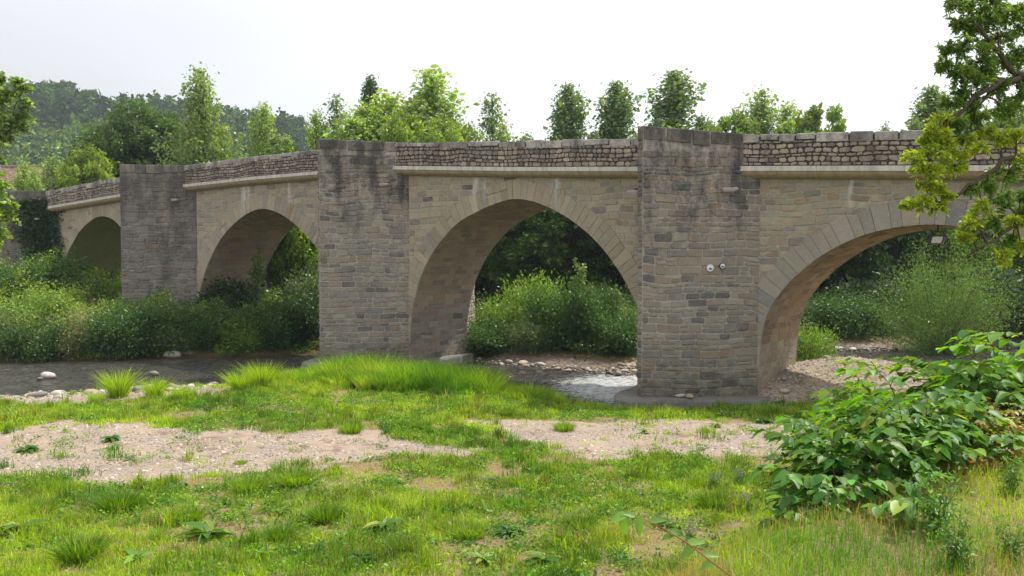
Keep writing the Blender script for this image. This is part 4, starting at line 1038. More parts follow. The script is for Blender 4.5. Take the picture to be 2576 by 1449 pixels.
# the mown, patchy sward of the river bar: blades gather in tufts
N = 560000
ntf = 40000; cx = rng.uniform(-18, 17, ntf); cy = 9.2 + (29.5 - 9.2) * rng.random(ntf) ** 1.15
keep = np.abs(cx) < cy * .66 + 2.4; cx = cx[keep]; cy = cy[keep]
cov = (1 - bare(cx, cy)) * sstep(.3, .8, sdf(NEAR, cx, cy)); pat = fbm(cx * .9 + 13, cy * .9, 4)
prob = np.clip(cov * np.clip(.35 + (pat - .405) * 9.0, .06, 1) + .045 * sstep(.2, .6, sdf(NEAR, cx, cy)), 0, 1)
keep = (rng.random(len(cx)) < prob) & (sdf(BANKP, cx, cy) < -1.2); cx = cx[keep]; cy = cy[keep]; cvk = cov[keep]; ptk = pat[keep]
big = rng.random(len(cx)); th = (.05 + .055 * rng.random(len(cx)) + np.where(big > .9, .06 + .12 * rng.random(len(cx)), 0)) * (.65 + .9 * np.clip(ptk, 0, 1))
tr_ = .05 + .09 * rng.random(len(cx)); nb = (22 * (1 + (big > .93) * 1.2)).astype(int)
ix = np.repeat(np.arange(len(cx)), nb); N = len(ix)
x = cx[ix] + rng.normal(size=N) * tr_[ix]; y = cy[ix] + rng.normal(size=N) * tr_[ix]; h = th[ix] * rng.uniform(.55, 1.25, N)
me = blades('meadow_grass', x, y, h, .0055 + .0006 * y, grass_cols(rng, x, y, .08, .60) * np.where(big > .9, .75, 1.)[ix][:, None] * np.exp(rng.normal(size=len(cx)) * .22)[ix][:, None], seed=72, bend=.7)
tag(link('meadow_grass', me, M['grass']), 'short patchy yellow-green grass on the river bar', 'grass', kind='stuff')
print('meadow', N)
# flat leafy weeds between the blades
nw = 12000; cx = rng.uniform(-15, 13, nw); cy = rng.uniform(9.2, 25, nw); cov = (1 - .93 * bare(cx, cy)) * sstep(.5, 1.2, sdf(NEAR, cx, cy)) * (np.abs(cx) < cy * .66 + .8)
keep = (rng.random(nw) < cov * np.clip((fbm(cx * .7 + 90, cy * .7, 3) - .36) * 4, 0.04, 1)) & (sdf(BANKP, cx, cy) < -1.); cx = cx[keep]; cy = cy[keep]; k = 22
x = np.repeat(cx, k) + rng.normal(size=len(cx) * k) * .085; y = np.repeat(cy, k) + rng.normal(size=len(cx) * k) * .085; z = ground_h(x, y) + rng.random(len(x)) * np.repeat(rng.uniform(.03, .16, len(cx)), k)
cl = np.repeat(np.where(rng.random((len(cx), 1)) < .6, np.array([[.075, .19, .022]]), np.array([[.19, .33, .03]])), k, 0)
me = leaves_mesh('low_weeds', np.stack([x, y, z], 1), .052, cl, up=.8, rng=rng, aspect=.6)
tag(link('low_weeds', me, M['grass']), 'low broad-leaved weeds mixed through the grass', 'weeds', kind='stuff')
# dry straw thatch lying on the ground
N = 42000; x = rng.uniform(-12, 12, N); y = rng.uniform(9.2, 20, N); pt = fbm(x * .9 + 13, y * .9, 4)
keep = (np.abs(x) < y * .66 + .5) & (rng.random(N) < np.clip((.50 - pt) * 6, 0, 1) * (1 - .8 * bare(x, y))) & (sdf(BANKP, x, y) < -1.5); x = x[keep]; y = y[keep]; N = len(x)
d_ = unit(np.stack([rng.normal(size=N), rng.normal(size=N), rng.normal(size=N) * .14 + .04], 1)); P_ = np.stack([x, y, ground_h(x, y) + .012 + rng.random(N) * .02], 1)
me = leaves_mesh('dry_thatch', P_, .085, STRAW * .85, up=.9, dirs=d_ * 6, rng=rng, aspect=.09, fold=0)
tag(link('dry_thatch', me, M['grass']), 'dry cut grass lying in brown patches', 'dry grass', kind='stuff')
# lush reed grass along the water's edge
def reed(name, pol, ncl_, hmin, hmax, seed, label, yel=.55, per=62):
    """clumps of blades arching outwards, clump next to clump"""
    rng = np.random.default_rng(seed); xs_ = [p[0] for p in pol]; ys_ = [p[1] for p in pol]
    cx = rng.uniform(min(xs_), max(xs_), ncl_ * 3); cy = rng.uniform(min(ys_), max(ys_), ncl_ * 3); d = sdf(pol, cx, cy) + (fbm(cx * 1.1 + seed, cy * 1.1, 3) - .5) * 1.1
    k = (rng.random(len(cx)) < sstep(-.1, .5, d)) & (sdf(NEAR, cx, cy) > -.3); cx = cx[k][:ncl_]; cy = cy[k][:ncl_]; d = d[k][:ncl_]; n = len(cx)
    hc = (hmin + (hmax - hmin) * np.clip(d * .8, 0, 1) * (.25 + 1.0 * np.clip(fbm(cx * .7 + 3, cy * .7, 3) * 1.7 - .35, 0, 1))) * rng.uniform(.65, 1.15, n)
    ix = np.repeat(np.arange(n), per); N = len(ix); a = rng.random(N) * 6.283; q = rng.random(N) ** .6; r_ = (.10 + .16 * hc[ix]) * q
    x = cx[ix] + np.cos(a) * r_; y = cy[ix] + np.sin(a) * r_; h = hc[ix] * rng.uniform(.55, 1.1, N); c = grass_cols(rng, x, y, .03, yel) * np.exp(rng.normal(size=n) * .20)[ix][:, None]
    ln = q * .5 + np.abs(rng.normal(size=N)) * .28
    me = blades(name, x, y, h, .016 + .006 * rng.random(N), c, seed=seed + 1, bend=.001, lean=(np.cos(a) * ln, np.sin(a) * ln))
    return tag(link(name, me, M['grass']), label, 'grass', kind='stuff')
reed('tall_grass', [(-9.4, 27.4), (-6, 26.2), (-3.4, 24.6), (0, 24.2), (1.6, 24.0), (1.8, 25.0), (.4, 26.8), (-1.4, 28.4), (-4, 29.4), (-7, 29.6), (-9.4, 28.6)], 1150, .22, .86, 81, 'lush bright green tall grass at the river edge before the middle pier', .42)
reed('fringe_grass', [(1.8, 24.0), (2.2, 22.6), (6, 22.0), (10, 22.4), (12.5, 23.4), (9.5, 24.0), (6.3, 23.2), (4.0, 23.1)], 520, .08, .20, 83, 'green grass fringe along the near pier footing', .40)
# tussocks one can tell apart
def tussock(name, n, h, r, yel, seed, w=.013, bend=.75):
    rng = np.random.default_rng(seed); a = rng.random(n) * 6.283; q = r * rng.random(n) ** .6 * .55; x = np.cos(a) * q; y = np.sin(a) * q
    k = np.clip(yel + rng.normal(size=n) * .25, 0, 1)[:, None]; c = (GR * .7) * (1 - k) + YGR * k; c = c * np.exp(rng.normal(size=(n, 1)) * .2)
    N = n; ln = np.abs(rng.normal(size=N)) * bend * .75 + q / r * bend * .7
    me = blades(name, x, y, h * rng.uniform(.55, 1.1, n), w, c, seed=seed, bend=.001, z=np.zeros(n), lean=(np.cos(a) * ln, np.sin(a) * ln))
    e = empty(name, (0, 0, 0)); link('blades', me, M['grass'], e)
    m = MB(); m.tube([(0, 0, -.06), (0, 0, .02), (0, 0, .05)], [r * .34, r * .3, r * .1], 10, (.12, .11, .05)); m.build('root_crown', M['grass'], e)
    return e
tA = tussock('grass_tussock', 620, .30, .30, .12, 91); tB = tussock('grass_tussock', 640, .26, .36, .42, 92); tC = tussock('shore_tussock', 520, .85, .45, .95, 93, w=.02, bend=.6)
def onground(px, py):
    Y = 10.
    for _ in range(40):
        X = (px - 1288) * Y / F; Y += .6 * ((ZC - gh(X, Y)) * F / (py - HOR) - Y)
    return (px - 1288) * Y / F, Y
GT = 'grass tussocks on the river bar'
for (px, py, pr, sc, lab) in (
    (190, 1418, tA, 1.15, 'dark green tussock nearest the bottom left corner'), (290, 1292, tA, 1.25, 'wide dark green tussock left, above the corner tussock'),
    (455, 1318, tB, 1.0, 'bright tussock right of the wide dark one'), (812, 1320, tA, 1.05, 'round upright dense tussock standing alone in the middle left'),
    (700, 1365, tA, .8, 'low tussock below left of the round upright one'), (950, 1290, tB, .85, 'yellow-green tussock right of the round upright one'),
    (740, 1225, tB, 1.15, 'long-bladed tussock at the lower edge of the left gravel'), (620, 1240, tB, 1.05, 'long-bladed tussock left of its neighbour at the gravel edge'),
    (1010, 1395, tA, .8, 'small dark tussock by the bottom edge, centre left'), (1180, 1360, tB, .8, 'small bright tussock at the bottom centre'),
    (1420, 1085, tB, .95, 'leafy tussock at the left end of the right gravel'), (1275, 1048, tA, .85, 'tussock on the grass right below the tall reed grass'),
    (1060, 1085, tA, .9, 'dark tussock above the right end of the left gravel'), (880, 1090, tB, 1.0, 'bright spread tussock above the left gravel'),
    (1460, 1345, tA, .95, 'dark tussock at the bottom, left of the bent leafy stem'), (1800, 1285, tA, 1.0, 'dark tussock left of the large-leaved thicket'),
    (1310, 1225, tB, .8, 'tussock in the middle of the lower meadow'), (90, 1295, tB, .9, 'yellowish tussock at the left edge'), (1950, 1105, tB, .75, 'small tussock at the right end of the right gravel'),
    (600, 1170, tB, .45, 'tiny tuft alone on the left gravel, right part'), (100, 1240, tB, .7, 'small tuft just under the left gravel')):
    X, Y = onground(px, py); put(pr, X, Y, None, sc, None, lab, 'grass', GT)
for (px, py, sc, lab) in ((292, 1000, .95, 'bright yellow-green tussock among the white stones at the shore'), (385, 1003, .72, 'narrow spiky tussock right of the bright one at the shore'), (455, 1010, .6, 'short reddish-green tussock beside the shore stones'), (235, 1018, .45, 'small tuft among the white cobbles left'), (600, 985, .8, 'yellow-green tussock where the tall grass begins'), (655, 975, .95, 'second tussock at the start of the tall grass')):
    X, Y = onground(px, py); put(tC, X, Y, None, sc, None, lab, 'grass', 'tussocks at the shore')

# ------------------------------------------------------------------ broad rosettes (docks)
def leaf_template(L_, Wd, curl=.35, wave=0.):
    """ovate pointed leaf, 9 verts, 4 quads, folded and drooping"""
    xs_ = [0, .5, 1.0]; pts = [(0, 0), (.5, 0), (1., 0), (.06, .34), (.36, .44), (.74, .27), (.06, -.34), (.36, -.44), (.74, -.27)]
    v = []
    for (a, b) in pts: v.append((a * L_, b * Wd, abs(b) * Wd * .35 - curl * L_ * a * a + (.02 if a == 0 else 0) * L_))
    f = [(0, 1, 4, 3), (1, 2, 5, 4), (0, 6, 7, 1), (1, 7, 8, 2)]
    return np.array(v), np.array(f)
def place_leaves(name, P_, dirs, nrm, size, tv, tf, col, rng):
    N = len(P_); d = unit(dirs); n = unit(nrm - d * (nrm * d).sum(1, keepdims=True)); w = np.cross(n, d)
    V_ = P_[:, None, :] + size[:, None, None] * (tv[None, :, 0:1] * d[:, None, :] + tv[None, :, 1:2] * w[:, None, :] + tv[None, :, 2:3] * n[:, None, :])
    Fc = (np.arange(N)[:, None, None] * len(tv) + tf[None]).reshape(-1, 4)
    return mesh_np(name, V_.reshape(-1, 3), Fc, np.repeat(np.clip(col, 0, .9), len(tf), 0), True)
def dock(name, n, L_, seed, col):
    rng = np.random.default_rng(seed); tv, tf = leaf_template(1., .52, .55); a = np.arange(n) * 2.4 + rng.normal(size=n) * .2; el = rng.uniform(.1, .75, n)
    d = np.stack([np.cos(a) * np.cos(el), np.sin(a) * np.cos(el), np.sin(el)], 1); nn = np.stack([-np.cos(a) * np.sin(el), -np.sin(a) * np.sin(el), np.cos(el)], 1) + rng.normal(size=(n, 3)) * .25
    c = np.array(col)[None] * np.exp(rng.normal(size=(n, 1)) * .18); c[rng.random(n) < .12] = (.26, .30, .05)
    e = empty(name, (0, 0, 0)); P_ = d * .02 + np.array([0, 0, .02])
    link('leaves', place_leaves(name, P_, d, nn, L_ * rng.uniform(.6, 1.1, n), tv, tf, c, rng), M['knot'], e)
    m = MB(); m.tube([(0, 0, -.05), (0, 0, .06)], [.03, .015], 7, (.14, .09, .05)); m.build('root_crown', M['bark'], e); return e
dA = dock('dock_plant', 17, .27, 101, (.075, .17, .025)); dB = dock('dock_plant', 12, .22, 102, (.13, .25, .035)); dC = dock('dock_plant', 26, .17, 103, (.06, .145, .025))
for (px, py, pr, sc, lab) in ((45, 1345, dA, 1.15, 'large dock rosette at the left edge near the bottom'), (520, 1362, dA, 1.35, 'large upright dock rosette in the lower left meadow'), (650, 1412, dB, 1., 'yellowish dock leaves near the bottom left'),
    (965, 1340, dA, 1.1, 'dark dock rosette left of the bottom centre'), (1282, 1352, dC, 1.3, 'dense pale-edged dock rosette at bottom centre'), (1372, 1428, dA, .9, 'dock rosette on the bottom edge, centre right'), (905, 1420, dC, 1.2, 'wide dock patch on the bottom edge, left of centre'),
    (1215, 1425, dB, .9, 'small light dock on the bottom edge'), (700, 1300, dB, .7, 'small dock between the tussocks, lower left'), (570, 1310, dB, .75, 'flat light dock above the large upright one'),
    (1925, 1066, dC, 1.35, 'dark leafy rosette on the sand below the near pier'), (1803, 1077, dB, .75, 'small brownish leafy plant alone on the right sand'), (1622, 1092, dB, .8, 'bright creeping plant flat on the right sand'),
    (60, 1140, dC, 1.3, 'green creeping plant on the gravel at the left edge'), (270, 1112, dC, 1.2, 'green creeping plant on the left gravel'), (1690, 1340, dC, .9, 'leafy plant behind the bent leafy stem'), (1130, 1300, dC, .9, 'dark leafy plant in the centre of the lower meadow'), (330, 1420, dB, .9, 'pale dock beside the corner tussock')):
    X, Y = onground(px, py); put(pr, X, Y, gh(X, Y) + .02, sc * 1.08, None, lab, 'plant', 'broad-leaved plants in the meadow')

# ------------------------------------------------------------------ stones
def rock_mesh(name, seed, flat=.55, sub=2):
    import bmesh
    rd = random.Random(seed); bm = bmesh.new(); bmesh.ops.create_icosphere(bm, subdivisions=sub, radius=.5)
    ax = [Vector((rd.uniform(-1, 1), rd.uniform(-1, 1), rd.uniform(-1, 1))).normalized() for _ in range(7)]; of = [rd.uniform(.28, .46) for _ in ax]
    for v in bm.verts:
        for a_, o_ in zip(ax, of):
            d = v.co.dot(a_)
            if d > o_: v.co -= a_ * (d - o_) * .8
        v.co.x *= rd.uniform(.98, 1.02) * 1.15; v.co.z *= flat
    me = bpy.data.meshes.new(name); bm.to_mesh(me); bm.free(); me.polygons.foreach_set('use_smooth', np.ones(len(me.polygons), bool)); return me
t = NT('river_cobble'); oi = t.n('ShaderNodeObjectInfo'); tcn = t.n('ShaderNodeTexCoord'); P = tcn.outputs['Object']
mp_ = t.n('ShaderNodeVectorMath', operation='ADD'); t.set(mp_.inputs[0], P); t.set(mp_.inputs[1], oi.outputs['Location'])
cr = t.n('ShaderNodeValToRGB'); t.set(cr.inputs[0], oi.outputs['Random']); cr.color_ramp.interpolation = 'CONSTANT'
els = [(.0, (.42, .38, .32)), (.2, (.30, .27, .235)), (.36, (.50, .46, .40)), (.52, (.20, .19, .18)), (.64, (.36, .28, .19)), (.78, (.46, .43, .40)), (.9, (.26, .21, .155))]
while len(cr.color_ramp.elements) < len(els): cr.color_ramp.elements.new(.5)
for e_, (p_, c_) in zip(cr.color_ramp.elements, els): e_.position = p_; e_.color = (*c_, 1)
c = t.mix(t.ramp(t.noise(mp_.outputs[0], 3., 5, .65), .35, .7, 0, .5), cr.outputs[0], t.mix(1., cr.outputs[0], (.6, .58, .55), 'MULTIPLY'))
zz = t.sep(t.pos())[2]; c = t.mix(t.ramp(zz, .14, .02), c, t.mix(1., c, (.33, .30, .25), 'MULTIPLY'))
M['cobble'] = t.pbr(c, t.ramp(zz, .0, .16, .35, .85), t.bump(t.noise(mp_.outputs[0], 12, 5, .65), .35, .02), .4)
rocks = [rock_mesh('cobble_mesh', 200 + i, .5 + .06 * (i % 4)) for i in range(7)]
for r_ in rocks: r_.materials.append(M['cobble'])
rs = random.Random(9)
def cobbles(n, fn, smin, smax, label, group, name='river_cobble'):
    c = 0; tries = 0; placed = []
    while c < n and tries < n * 60:
        tries += 1; r_ = fn()
        if r_ is None: continue
        X, Y = r_; s = smin + (smax - smin) * rs.random() ** 2.2
        if any((X - a) ** 2 + (Y - b) ** 2 < ((s + q) * .42) ** 2 for a, b, q in placed): continue
        placed.append((X, Y, s)); z = max(gh(X, Y), -.05)
        o = bpy.data.objects.new(name, rs.choice(rocks)); COL.objects.link(o); o.location = (X, Y, z + s * .13); o.rotation_euler = (rs.uniform(-.25, .25), rs.uniform(-.25, .25), rs.uniform(0, 6.28)); o.scale = (s, s * rs.uniform(.7, 1.), s * rs.uniform(.8, 1.1))
        tag(o, label, 'stone', group); c += 1
def in_d(d0, d1, y0, y1, lim):
    def fn():
        px = rs.uniform(d0, d1); py = rs.uniform(y0, y1); Y = ZC * F / (py - HOR); X = (px - 1288) * Y / F
        for _ in range(3): Y = (ZC - max(0, gh(X, Y))) * F / (py - HOR); X = (px - 1288) * Y / F
        return (X, Y) if lim(X, Y) else None
    return fn
nd = lambda X, Y: -1.3 < float(sdf(NEAR, X, Y)) < 4.0
cobbles(96, in_d(-10, 480, 982, 1032, nd), .12, .52, 'pale rounded cobble on the shore at the left edge', 'pale cobbles on the left shore')
cobbles(26, in_d(400, 760, 960, 1040, nd), .10, .42, 'greyish cobble half hidden in the grass by the water', 'cobbles along the grassy shore')
bd = lambda X, Y: -.45 < float(sdf(BACK, X, Y)) < 1.9
cobbles(124, in_d(1190, 1625, 898, 962, bd), .14, .52, 'wet brown and grey cobble on the bar beyond the third arch', 'cobbles beyond the third arch')
cobbles(36, in_d(2040, 2260, 868, 905, lambda X, Y: -.3 < float(sdf(BACK, X, Y)) < 3.5), .15, .5, 'grey cobble on the far bank under the right-hand arch', 'cobbles on the far bank at the right')
cobbles(16, in_d(1960, 2200, 950, 1040, lambda X, Y: float(sdf(NEAR, X, Y)) > .5), .10, .34, 'stone on the gravel mound beside the near pier', 'stones on the gravel mound')
for (px, py, s, lab) in ((430, 897, .85, 'large ochre boulder at the foot of the far bank'), (471, 893, .62, 'grey boulder right of the ochre one at the far bank'), (113, 948, .6, 'white angular rock sticking out of the dark river'), (96, 953, .3, 'small dark stone touching the white rock in the river'), (385, 942, .5, 'flat dark rock just breaking the river surface'), (945, 915, .3, 'stone at the middle pier footing')):
    Y = ZC * F / (py + 4 - HOR); X = (px - 1288) * Y / F
    o = bpy.data.objects.new('boulder', rocks[len(lab) % 7]); COL.objects.link(o); o.location = (X, Y, s * .12); o.scale = (s, s * .8, s * 1.05); o.rotation_euler = (.2, .1, px); tag(o, lab, 'rock')
Xf, Yf = [v for v in (B(-1.2, -1.9, 0).x, B(-1.2, -1.9, 0).y)]
for k, lab in ((0, 'tan stone lying on the near pier footing'), (1, 'second tan stone on the footing, right of its twin')):
    o = bpy.data.objects.new('loose_stone', rocks[k + 2]); COL.objects.link(o); o.location = B(-1.75 + .24 * k, -1.72 + .1 * k, .40); o.scale = (.30, .22, .22); o.rotation_euler = (0, 0, k * 2.); tag(o, lab, 'stone')
# loose pebbles on the open gravel
def pebbles(name, N, xr, yr, mask, smin, smax, seed, label):
    rng = np.random.default_rng(seed); x = rng.uniform(*xr, N); y = rng.uniform(*yr, N); k = rng.random(N) < mask(x, y); x = x[k]; y = y[k]; N = len(x)
    s = smin + (smax - smin) * rng.random(N) ** 3.5
    tv = np.array([(1, 0, 0), (0, 1, 0), (-1, 0, 0), (0, -1, 0), (.45, .45, .6), (-.45, .45, .6), (-.45, -.45, .6), (.45, -.45, .6)], float) * .5
    tf = np.array([(0, 1, 5, 4), (1, 2, 6, 5), (2, 3, 7, 6), (3, 0, 4, 7), (4, 5, 6, 7)])
    a = rng.random(N) * 6.283; asp = rng.uniform(.5, 1, N); ca_, sa_ = np.cos(a), np.sin(a)
    lx = tv[None, :, 0] * s[:, None] * (1 + rng.normal(size=(N, 8)) * .12); ly = tv[None, :, 1] * (s * asp)[:, None] * (1 + rng.normal(size=(N, 8)) * .12); lz = tv[None, :, 2] * (s * rng.uniform(.4, .9, N))[:, None] - .004
    V_ = np.stack([x[:, None] + lx * ca_[:, None] - ly * sa_[:, None], y[:, None] + lx * sa_[:, None] + ly * ca_[:, None], ground_h(x, y)[:, None] + lz], -1).reshape(-1, 3)
    Fc = (np.arange(N)[:, None, None] * 8 + tf[None]).reshape(-1, 4)
    pal = np.array([(.38, .31, .245), (.29, .24, .19), (.48, .44, .39), (.19, .18, .17), (.36, .27, .19), (.42, .34, .27)]); c = pal[rng.integers(0, 6, N)] * np.exp(rng.normal(size=(N, 1)) * .12)
    return tag(link(name, mesh_np(name, V_, Fc, np.repeat(c, 5, 0), True), M['pebble']), label, 'gravel', kind='stuff')
t = NT('pebble'); M['pebble'] = t.pbr(t.mix(t.ramp(t.noise(t.pos(), 60, 3), .4, .7, 0, .4), t.attr(), t.mix(1., t.attr(), (.6, .58, .55), 'MULTIPLY')), .85, None, .3)
pebbles('gravel', 60000, (-15, 9), (14, 24.5), lambda x, y: np.clip(bare(x, y) * np.clip((fbm(x * 1.1 + 5, y * 1.6, 3) - .36) * 5, .08, 1) + .02, 0, 1) * (sdf(BANKP, x, y) < -2), .020, .11, 111, 'loose pale pebbles scattered over the open gravel')
pebbles('mound_gravel', 16000, (6, 16), (23.5, 31), lambda x, y: bare(x, y) * (sdf(NEAR, x, y) > 0), .03, .16, 112, 'loose pebbles on the gravel mound under the right-hand arch')
pebbles('shore_gravel', 15000, (-20, -4), (23.5, 30.5), lambda x, y: sstep(-.6, 0, sdf(NEAR, x, y)) * sstep(4.2, 2.4, sdf(NEAR, x, y)) * np.where(x < -9.5, 1, .3), .04, .2, 113, 'small stones along the left shore')
pebbles('bar_gravel', 16000, (-3, 24), (31, 43), lambda x, y: sstep(-.5, 0, sdf(BACK, x, y)) * sstep(3.0, 1.4, sdf(BACK, x, y)), .05, .22, 114, 'small stones along the far stony bar')

# ------------------------------------------------------------------ near bank: dry long grass on the crest
rng = np.random.default_rng(121); N = 120000
x = rng.uniform(-.6, 7.2, N); y = rng.uniform(2.6, 9.0, N); d = sdf(BANKP, x, y) + (fbm(x * 1.5, y * 1.5, 2) - .5) * .4
k = (rng.random(N) < sstep(-1.7, -.1, d) * np.where(d > -.1, 1, .75)) & (x < y * .66 + .5) & (rng.random(N) < np.clip(1.5 - y * .12, .3, 1)); x = x[k]; y = y[k]; N = len(x)
c = grass_cols(rng, x, y, .34, .66); h = (.05 + .12 * fbm(x * 1.3 + 4, y * 1.3, 3)) * rng.uniform(.5, 1.35, N)
me = blades('bank_grass', x, y, h, .0042 + .0006 * rng.random(N), c, seed=122, bend=.55)
tag(link('bank_grass', me, M['grass']), 'long yellowing grass on the near bank at bottom right', 'grass', kind='stuff')
# a few feathery green herbs on the crest
def herb(name, n, H, seed, col, leaf=.03, flowers=None):
    rng = np.random.default_rng(seed); rd = random.Random(seed); m = MB(); pts = []; dr = []; tips = []
    for b in range(n):
        az = rd.uniform(0, 6.28); ln = rd.uniform(.1, .45); hh_ = H * rd.uniform(.5, 1.); pl = [Vector((0, 0, 0)), Vector((math.cos(az) * ln * hh_ * .3, math.sin(az) * ln * hh_ * .3, hh_ * .5)), Vector((math.cos(az) * ln * hh_, math.sin(az) * ln * hh_, hh_))]
        m.tube(pl, [.003, .0025, .001], 4, (.2, .28, .08)); A = np.array([list(p) for p in pl]); q = 46; t_ = rng.random(q) ** .8 * 2; s_ = np.minimum(t_.astype(int), 1); fr = (t_ - s_)[:, None]
        pp = A[s_] * (1 - fr) + A[s_ + 1] * fr; of = rng.normal(size=(q, 3)) * np.array([.035, .035, .012]); pts.append(pp + of); dr.append(of * 9 + [0, 0, .3]); tips.append(pl[-1])
    e = empty(name, (0, 0, 0)); m.build('stems', M['grass'], e)
    link('leaves', leaves_mesh(name, np.concatenate(pts), leaf, col, rng=rng, dirs=np.concatenate(dr), aspect=.4), M['bush'], e)
    if flowers:
        for tpt in tips:
            fm_ = MB()
            for k_ in range(5):
                q = tpt + Vector((rd.uniform(-.02, .02), rd.uniform(-.02, .02), rd.uniform(-.05, .015))); fm_.tube([q, q + Vector((rd.uniform(-.01, .01), rd.uniform(-.01, .01), .014))], [.002, .009], 5, flowers)
            fm_.build('flower_head', M['grass'], e)
    return e
h1 = herb('leafy_herb', 14, .42, 131, (.11, .23, .04)); h2 = herb('flowering_herb', 8, .32, 132, (.10, .19, .05), flowers=(.34, .27, .55))
for (px, py, s, lab) in ((2120 + 250, 1355, 1.2, 'dark feathery herb standing in the dry grass at bottom right'), (2420, 1435, 1.0, 'low feathery herb on the bottom edge, right'), (2560, 1250, .9, 'feathery herb at the right frame edge above the dry grass'), (2555, 1420, .8, 'green herb in the bottom right corner')):
    X, Y = onground(px, py); put(h1, X, Y, None, s, None, lab, 'plant', 'herbs in the dry bank grass')
for (px, py, s, lab) in ((1800, 1235, 1.1, 'small herb with lilac flowers, left one of two by the thicket'), (1862, 1225, 1.1, 'small herb with lilac flowers, right one of two by the thicket'), (1885, 1290, 1.0, 'lilac flowering herb touching the thicket leaves'), (1740, 1370, .9, 'lilac flowering herb beside the bent leafy stem')):
    X, Y = onground(px, py); put(h2, X, Y, None, s, None, lab, 'flower', 'lilac flowering herbs')

# ------------------------------------------------------------------ knotweed thicket
def knotweed(name, ncane, H, spread, nleaf, L_, seed, col, stemc=(.20, .10, .06), yellow=.008, mat='knot', red=0.):
    rng = np.random.default_rng(seed); rd = random.Random(seed); m = MB(); P_ = []; D_ = []; N_ = []
    for b in range(ncane):
        az = b * 2.4 + rd.uniform(-.5, .5); out = spread * rd.uniform(.25, 1.); hh_ = H * rd.uniform(.65, 1.05) * (1 - .3 * out / spread)
        bx, by = rd.uniform(-.15, .15), rd.uniform(-.15, .15); pl = []
        for k in range(9):
            t_ = k / 8; pl.append(Vector((bx + math.cos(az) * out * t_ ** 1.5, by + math.sin(az) * out * t_ ** 1.5, hh_ * (1.25 * t_ - .25 * t_ ** 3) + .012 * (-1) ** k)))
        m.tube(pl, [.009 * (1 - .8 * k / 8) + .001 for k in range(9)], 5, stemc)
        nt = max(3, nleaf // 9)
        for w_ in range(9):
            f = .28 + .72 * (w_ + rd.random()) / 9; i = min(7, int(f * 8)); o_ = pl[i].lerp(pl[i + 1], f * 8 - i); ta = az + (1 if w_ % 2 else -1) * rd.uniform(.5, 1.5)
            L2 = rd.uniform(.16, .42) * (1.1 - .4 * f) * (H + .5); dv = Vector((math.cos(ta), math.sin(ta), rd.uniform(.0, .45))).normalized(); e_ = o_ + dv * L2 + Vector((0, 0, -.10 * L2))
            m.tube([o_, o_.lerp(e_, .5) + Vector((0, 0, .03)), e_], [.004, .003, .001], 4, stemc, cap=False)
            for q in range(nt):
                u_ = (q + .6) / nt; pp = o_.lerp(e_, u_) + Vector((0, 0, .03 * math.sin(u_ * 3.1))); sd_ = 1 if q % 2 else -1; la = ta + sd_ * rd.uniform(.5, 1.25) * (1 - .5 * (u_ > .9))
                P_.append(list(pp)); D_.append([math.cos(la), math.sin(la), rd.uniform(-.62, .12)]); N_.append([math.cos(la) * .25 + rd.uniform(-.3, .3), math.sin(la) * .25 + rd.uniform(-.3, .3), 1.])
    P_ = np.array(P_); D_ = np.array(D_); N_ = np.array(N_); n = len(P_)
    tv, tf = leaf_template(1., .86, .18); c = np.array(col)[None] * np.exp(rng.normal(size=(n, 1)) * .24); c[:, 0] *= np.exp(rng.normal(size=n) * .16)
    hi = rng.random(n) < .3; c[hi] *= np.array([1.55, 1.3, .9])
    yl = rng.random(n) < yellow; c[yl] = np.array([.26, .36, .05]); rdm = rng.random(n) < red; c[rdm] = np.array([.40, .12, .05])
    e = empty(name, (0, 0, 0)); m.build('canes', M['bush'], e)
    link('leaves', place_leaves(name, P_, D_, N_, L_ * rng.uniform(.38, 1.2, n), tv, tf, c, rng), M[mat], e); return e
KC = (.075, .175, .028)
kA = knotweed('knotweed_shrub', 9, .95, .85, 63, .155, 141, KC); kB = knotweed('knotweed_shrub', 10, 1.05, .80, 63, .140, 142, (.068, .165, .028)); kC = knotweed('knotweed_shrub', 9, 1.35, .80, 72, .125, 143, (.088, .20, .03), yellow=.012)
KF = 'large heart-shaped leaves of the front knotweed clump sloping to the meadow'; KR = 'knotweed in the taller rear thicket before the right-hand arch'
for (x, y, dz, s, pr, rz) in ((2.25, 5.95, -.25, .82, kA, 2.), (2.5, 6.3, -.12, .85, kB, 1.), (2.8, 6.6, -.05, .86, kA, 4.), (3.2, 6.9, -.0, .84, kB, 2.7), (2.45, 6.6, -.2, .75, kB, 5.), (2.1, 5.55, -.42, .66, kA, 1.2), (3.7, 7.2, -.05, .8, kA, 0.), (3.1, 7.1, .0, .9, kA, 3.5), (2.25, 5.4, -.62, .68, kB, .5), (3.4, 7.6, .1, .9, kB, 2.)):
    put(pr, x + .14, y, gh(x, y) + dz, s * .95, rz, KF, 'knotweed', 'front knotweed clump')
for (x, y, dz, s, pr, rz) in ((4.05, 8.6, .1, .95, kC, 1.), (4.6, 8.9, .1, 1.0, kC, 3.), (5.2, 9.2, .1, 1.02, kB, 0.), (5.8, 9.7, .1, 1.1, kC, 5.), (4.3, 9.5, .4, 1.05, kB, 2.), (5.0, 10.0, .3, 1.15, kC, 4.), (6.3, 10.2, .1, 1.25, kC, .7), (5.7, 10.8, .3, 1.3, kB, 2.2), (3.75, 8.2, .0, .8, kB, 3.9), (6.9, 10.6, .1, 1.4, kC, 1.9), (5.5, 8.6, .0, .85, kA, 2.9), (4.9, 8.2, 0, .75, kB, 5.2), (6.1, 9.1, 0, .95, kA, 1.2)):
    put(pr, x + .15, y, gh(x, y) + dz - .05, s * 1.28, rz, KR, 'knotweed', 'rear knotweed thicket')
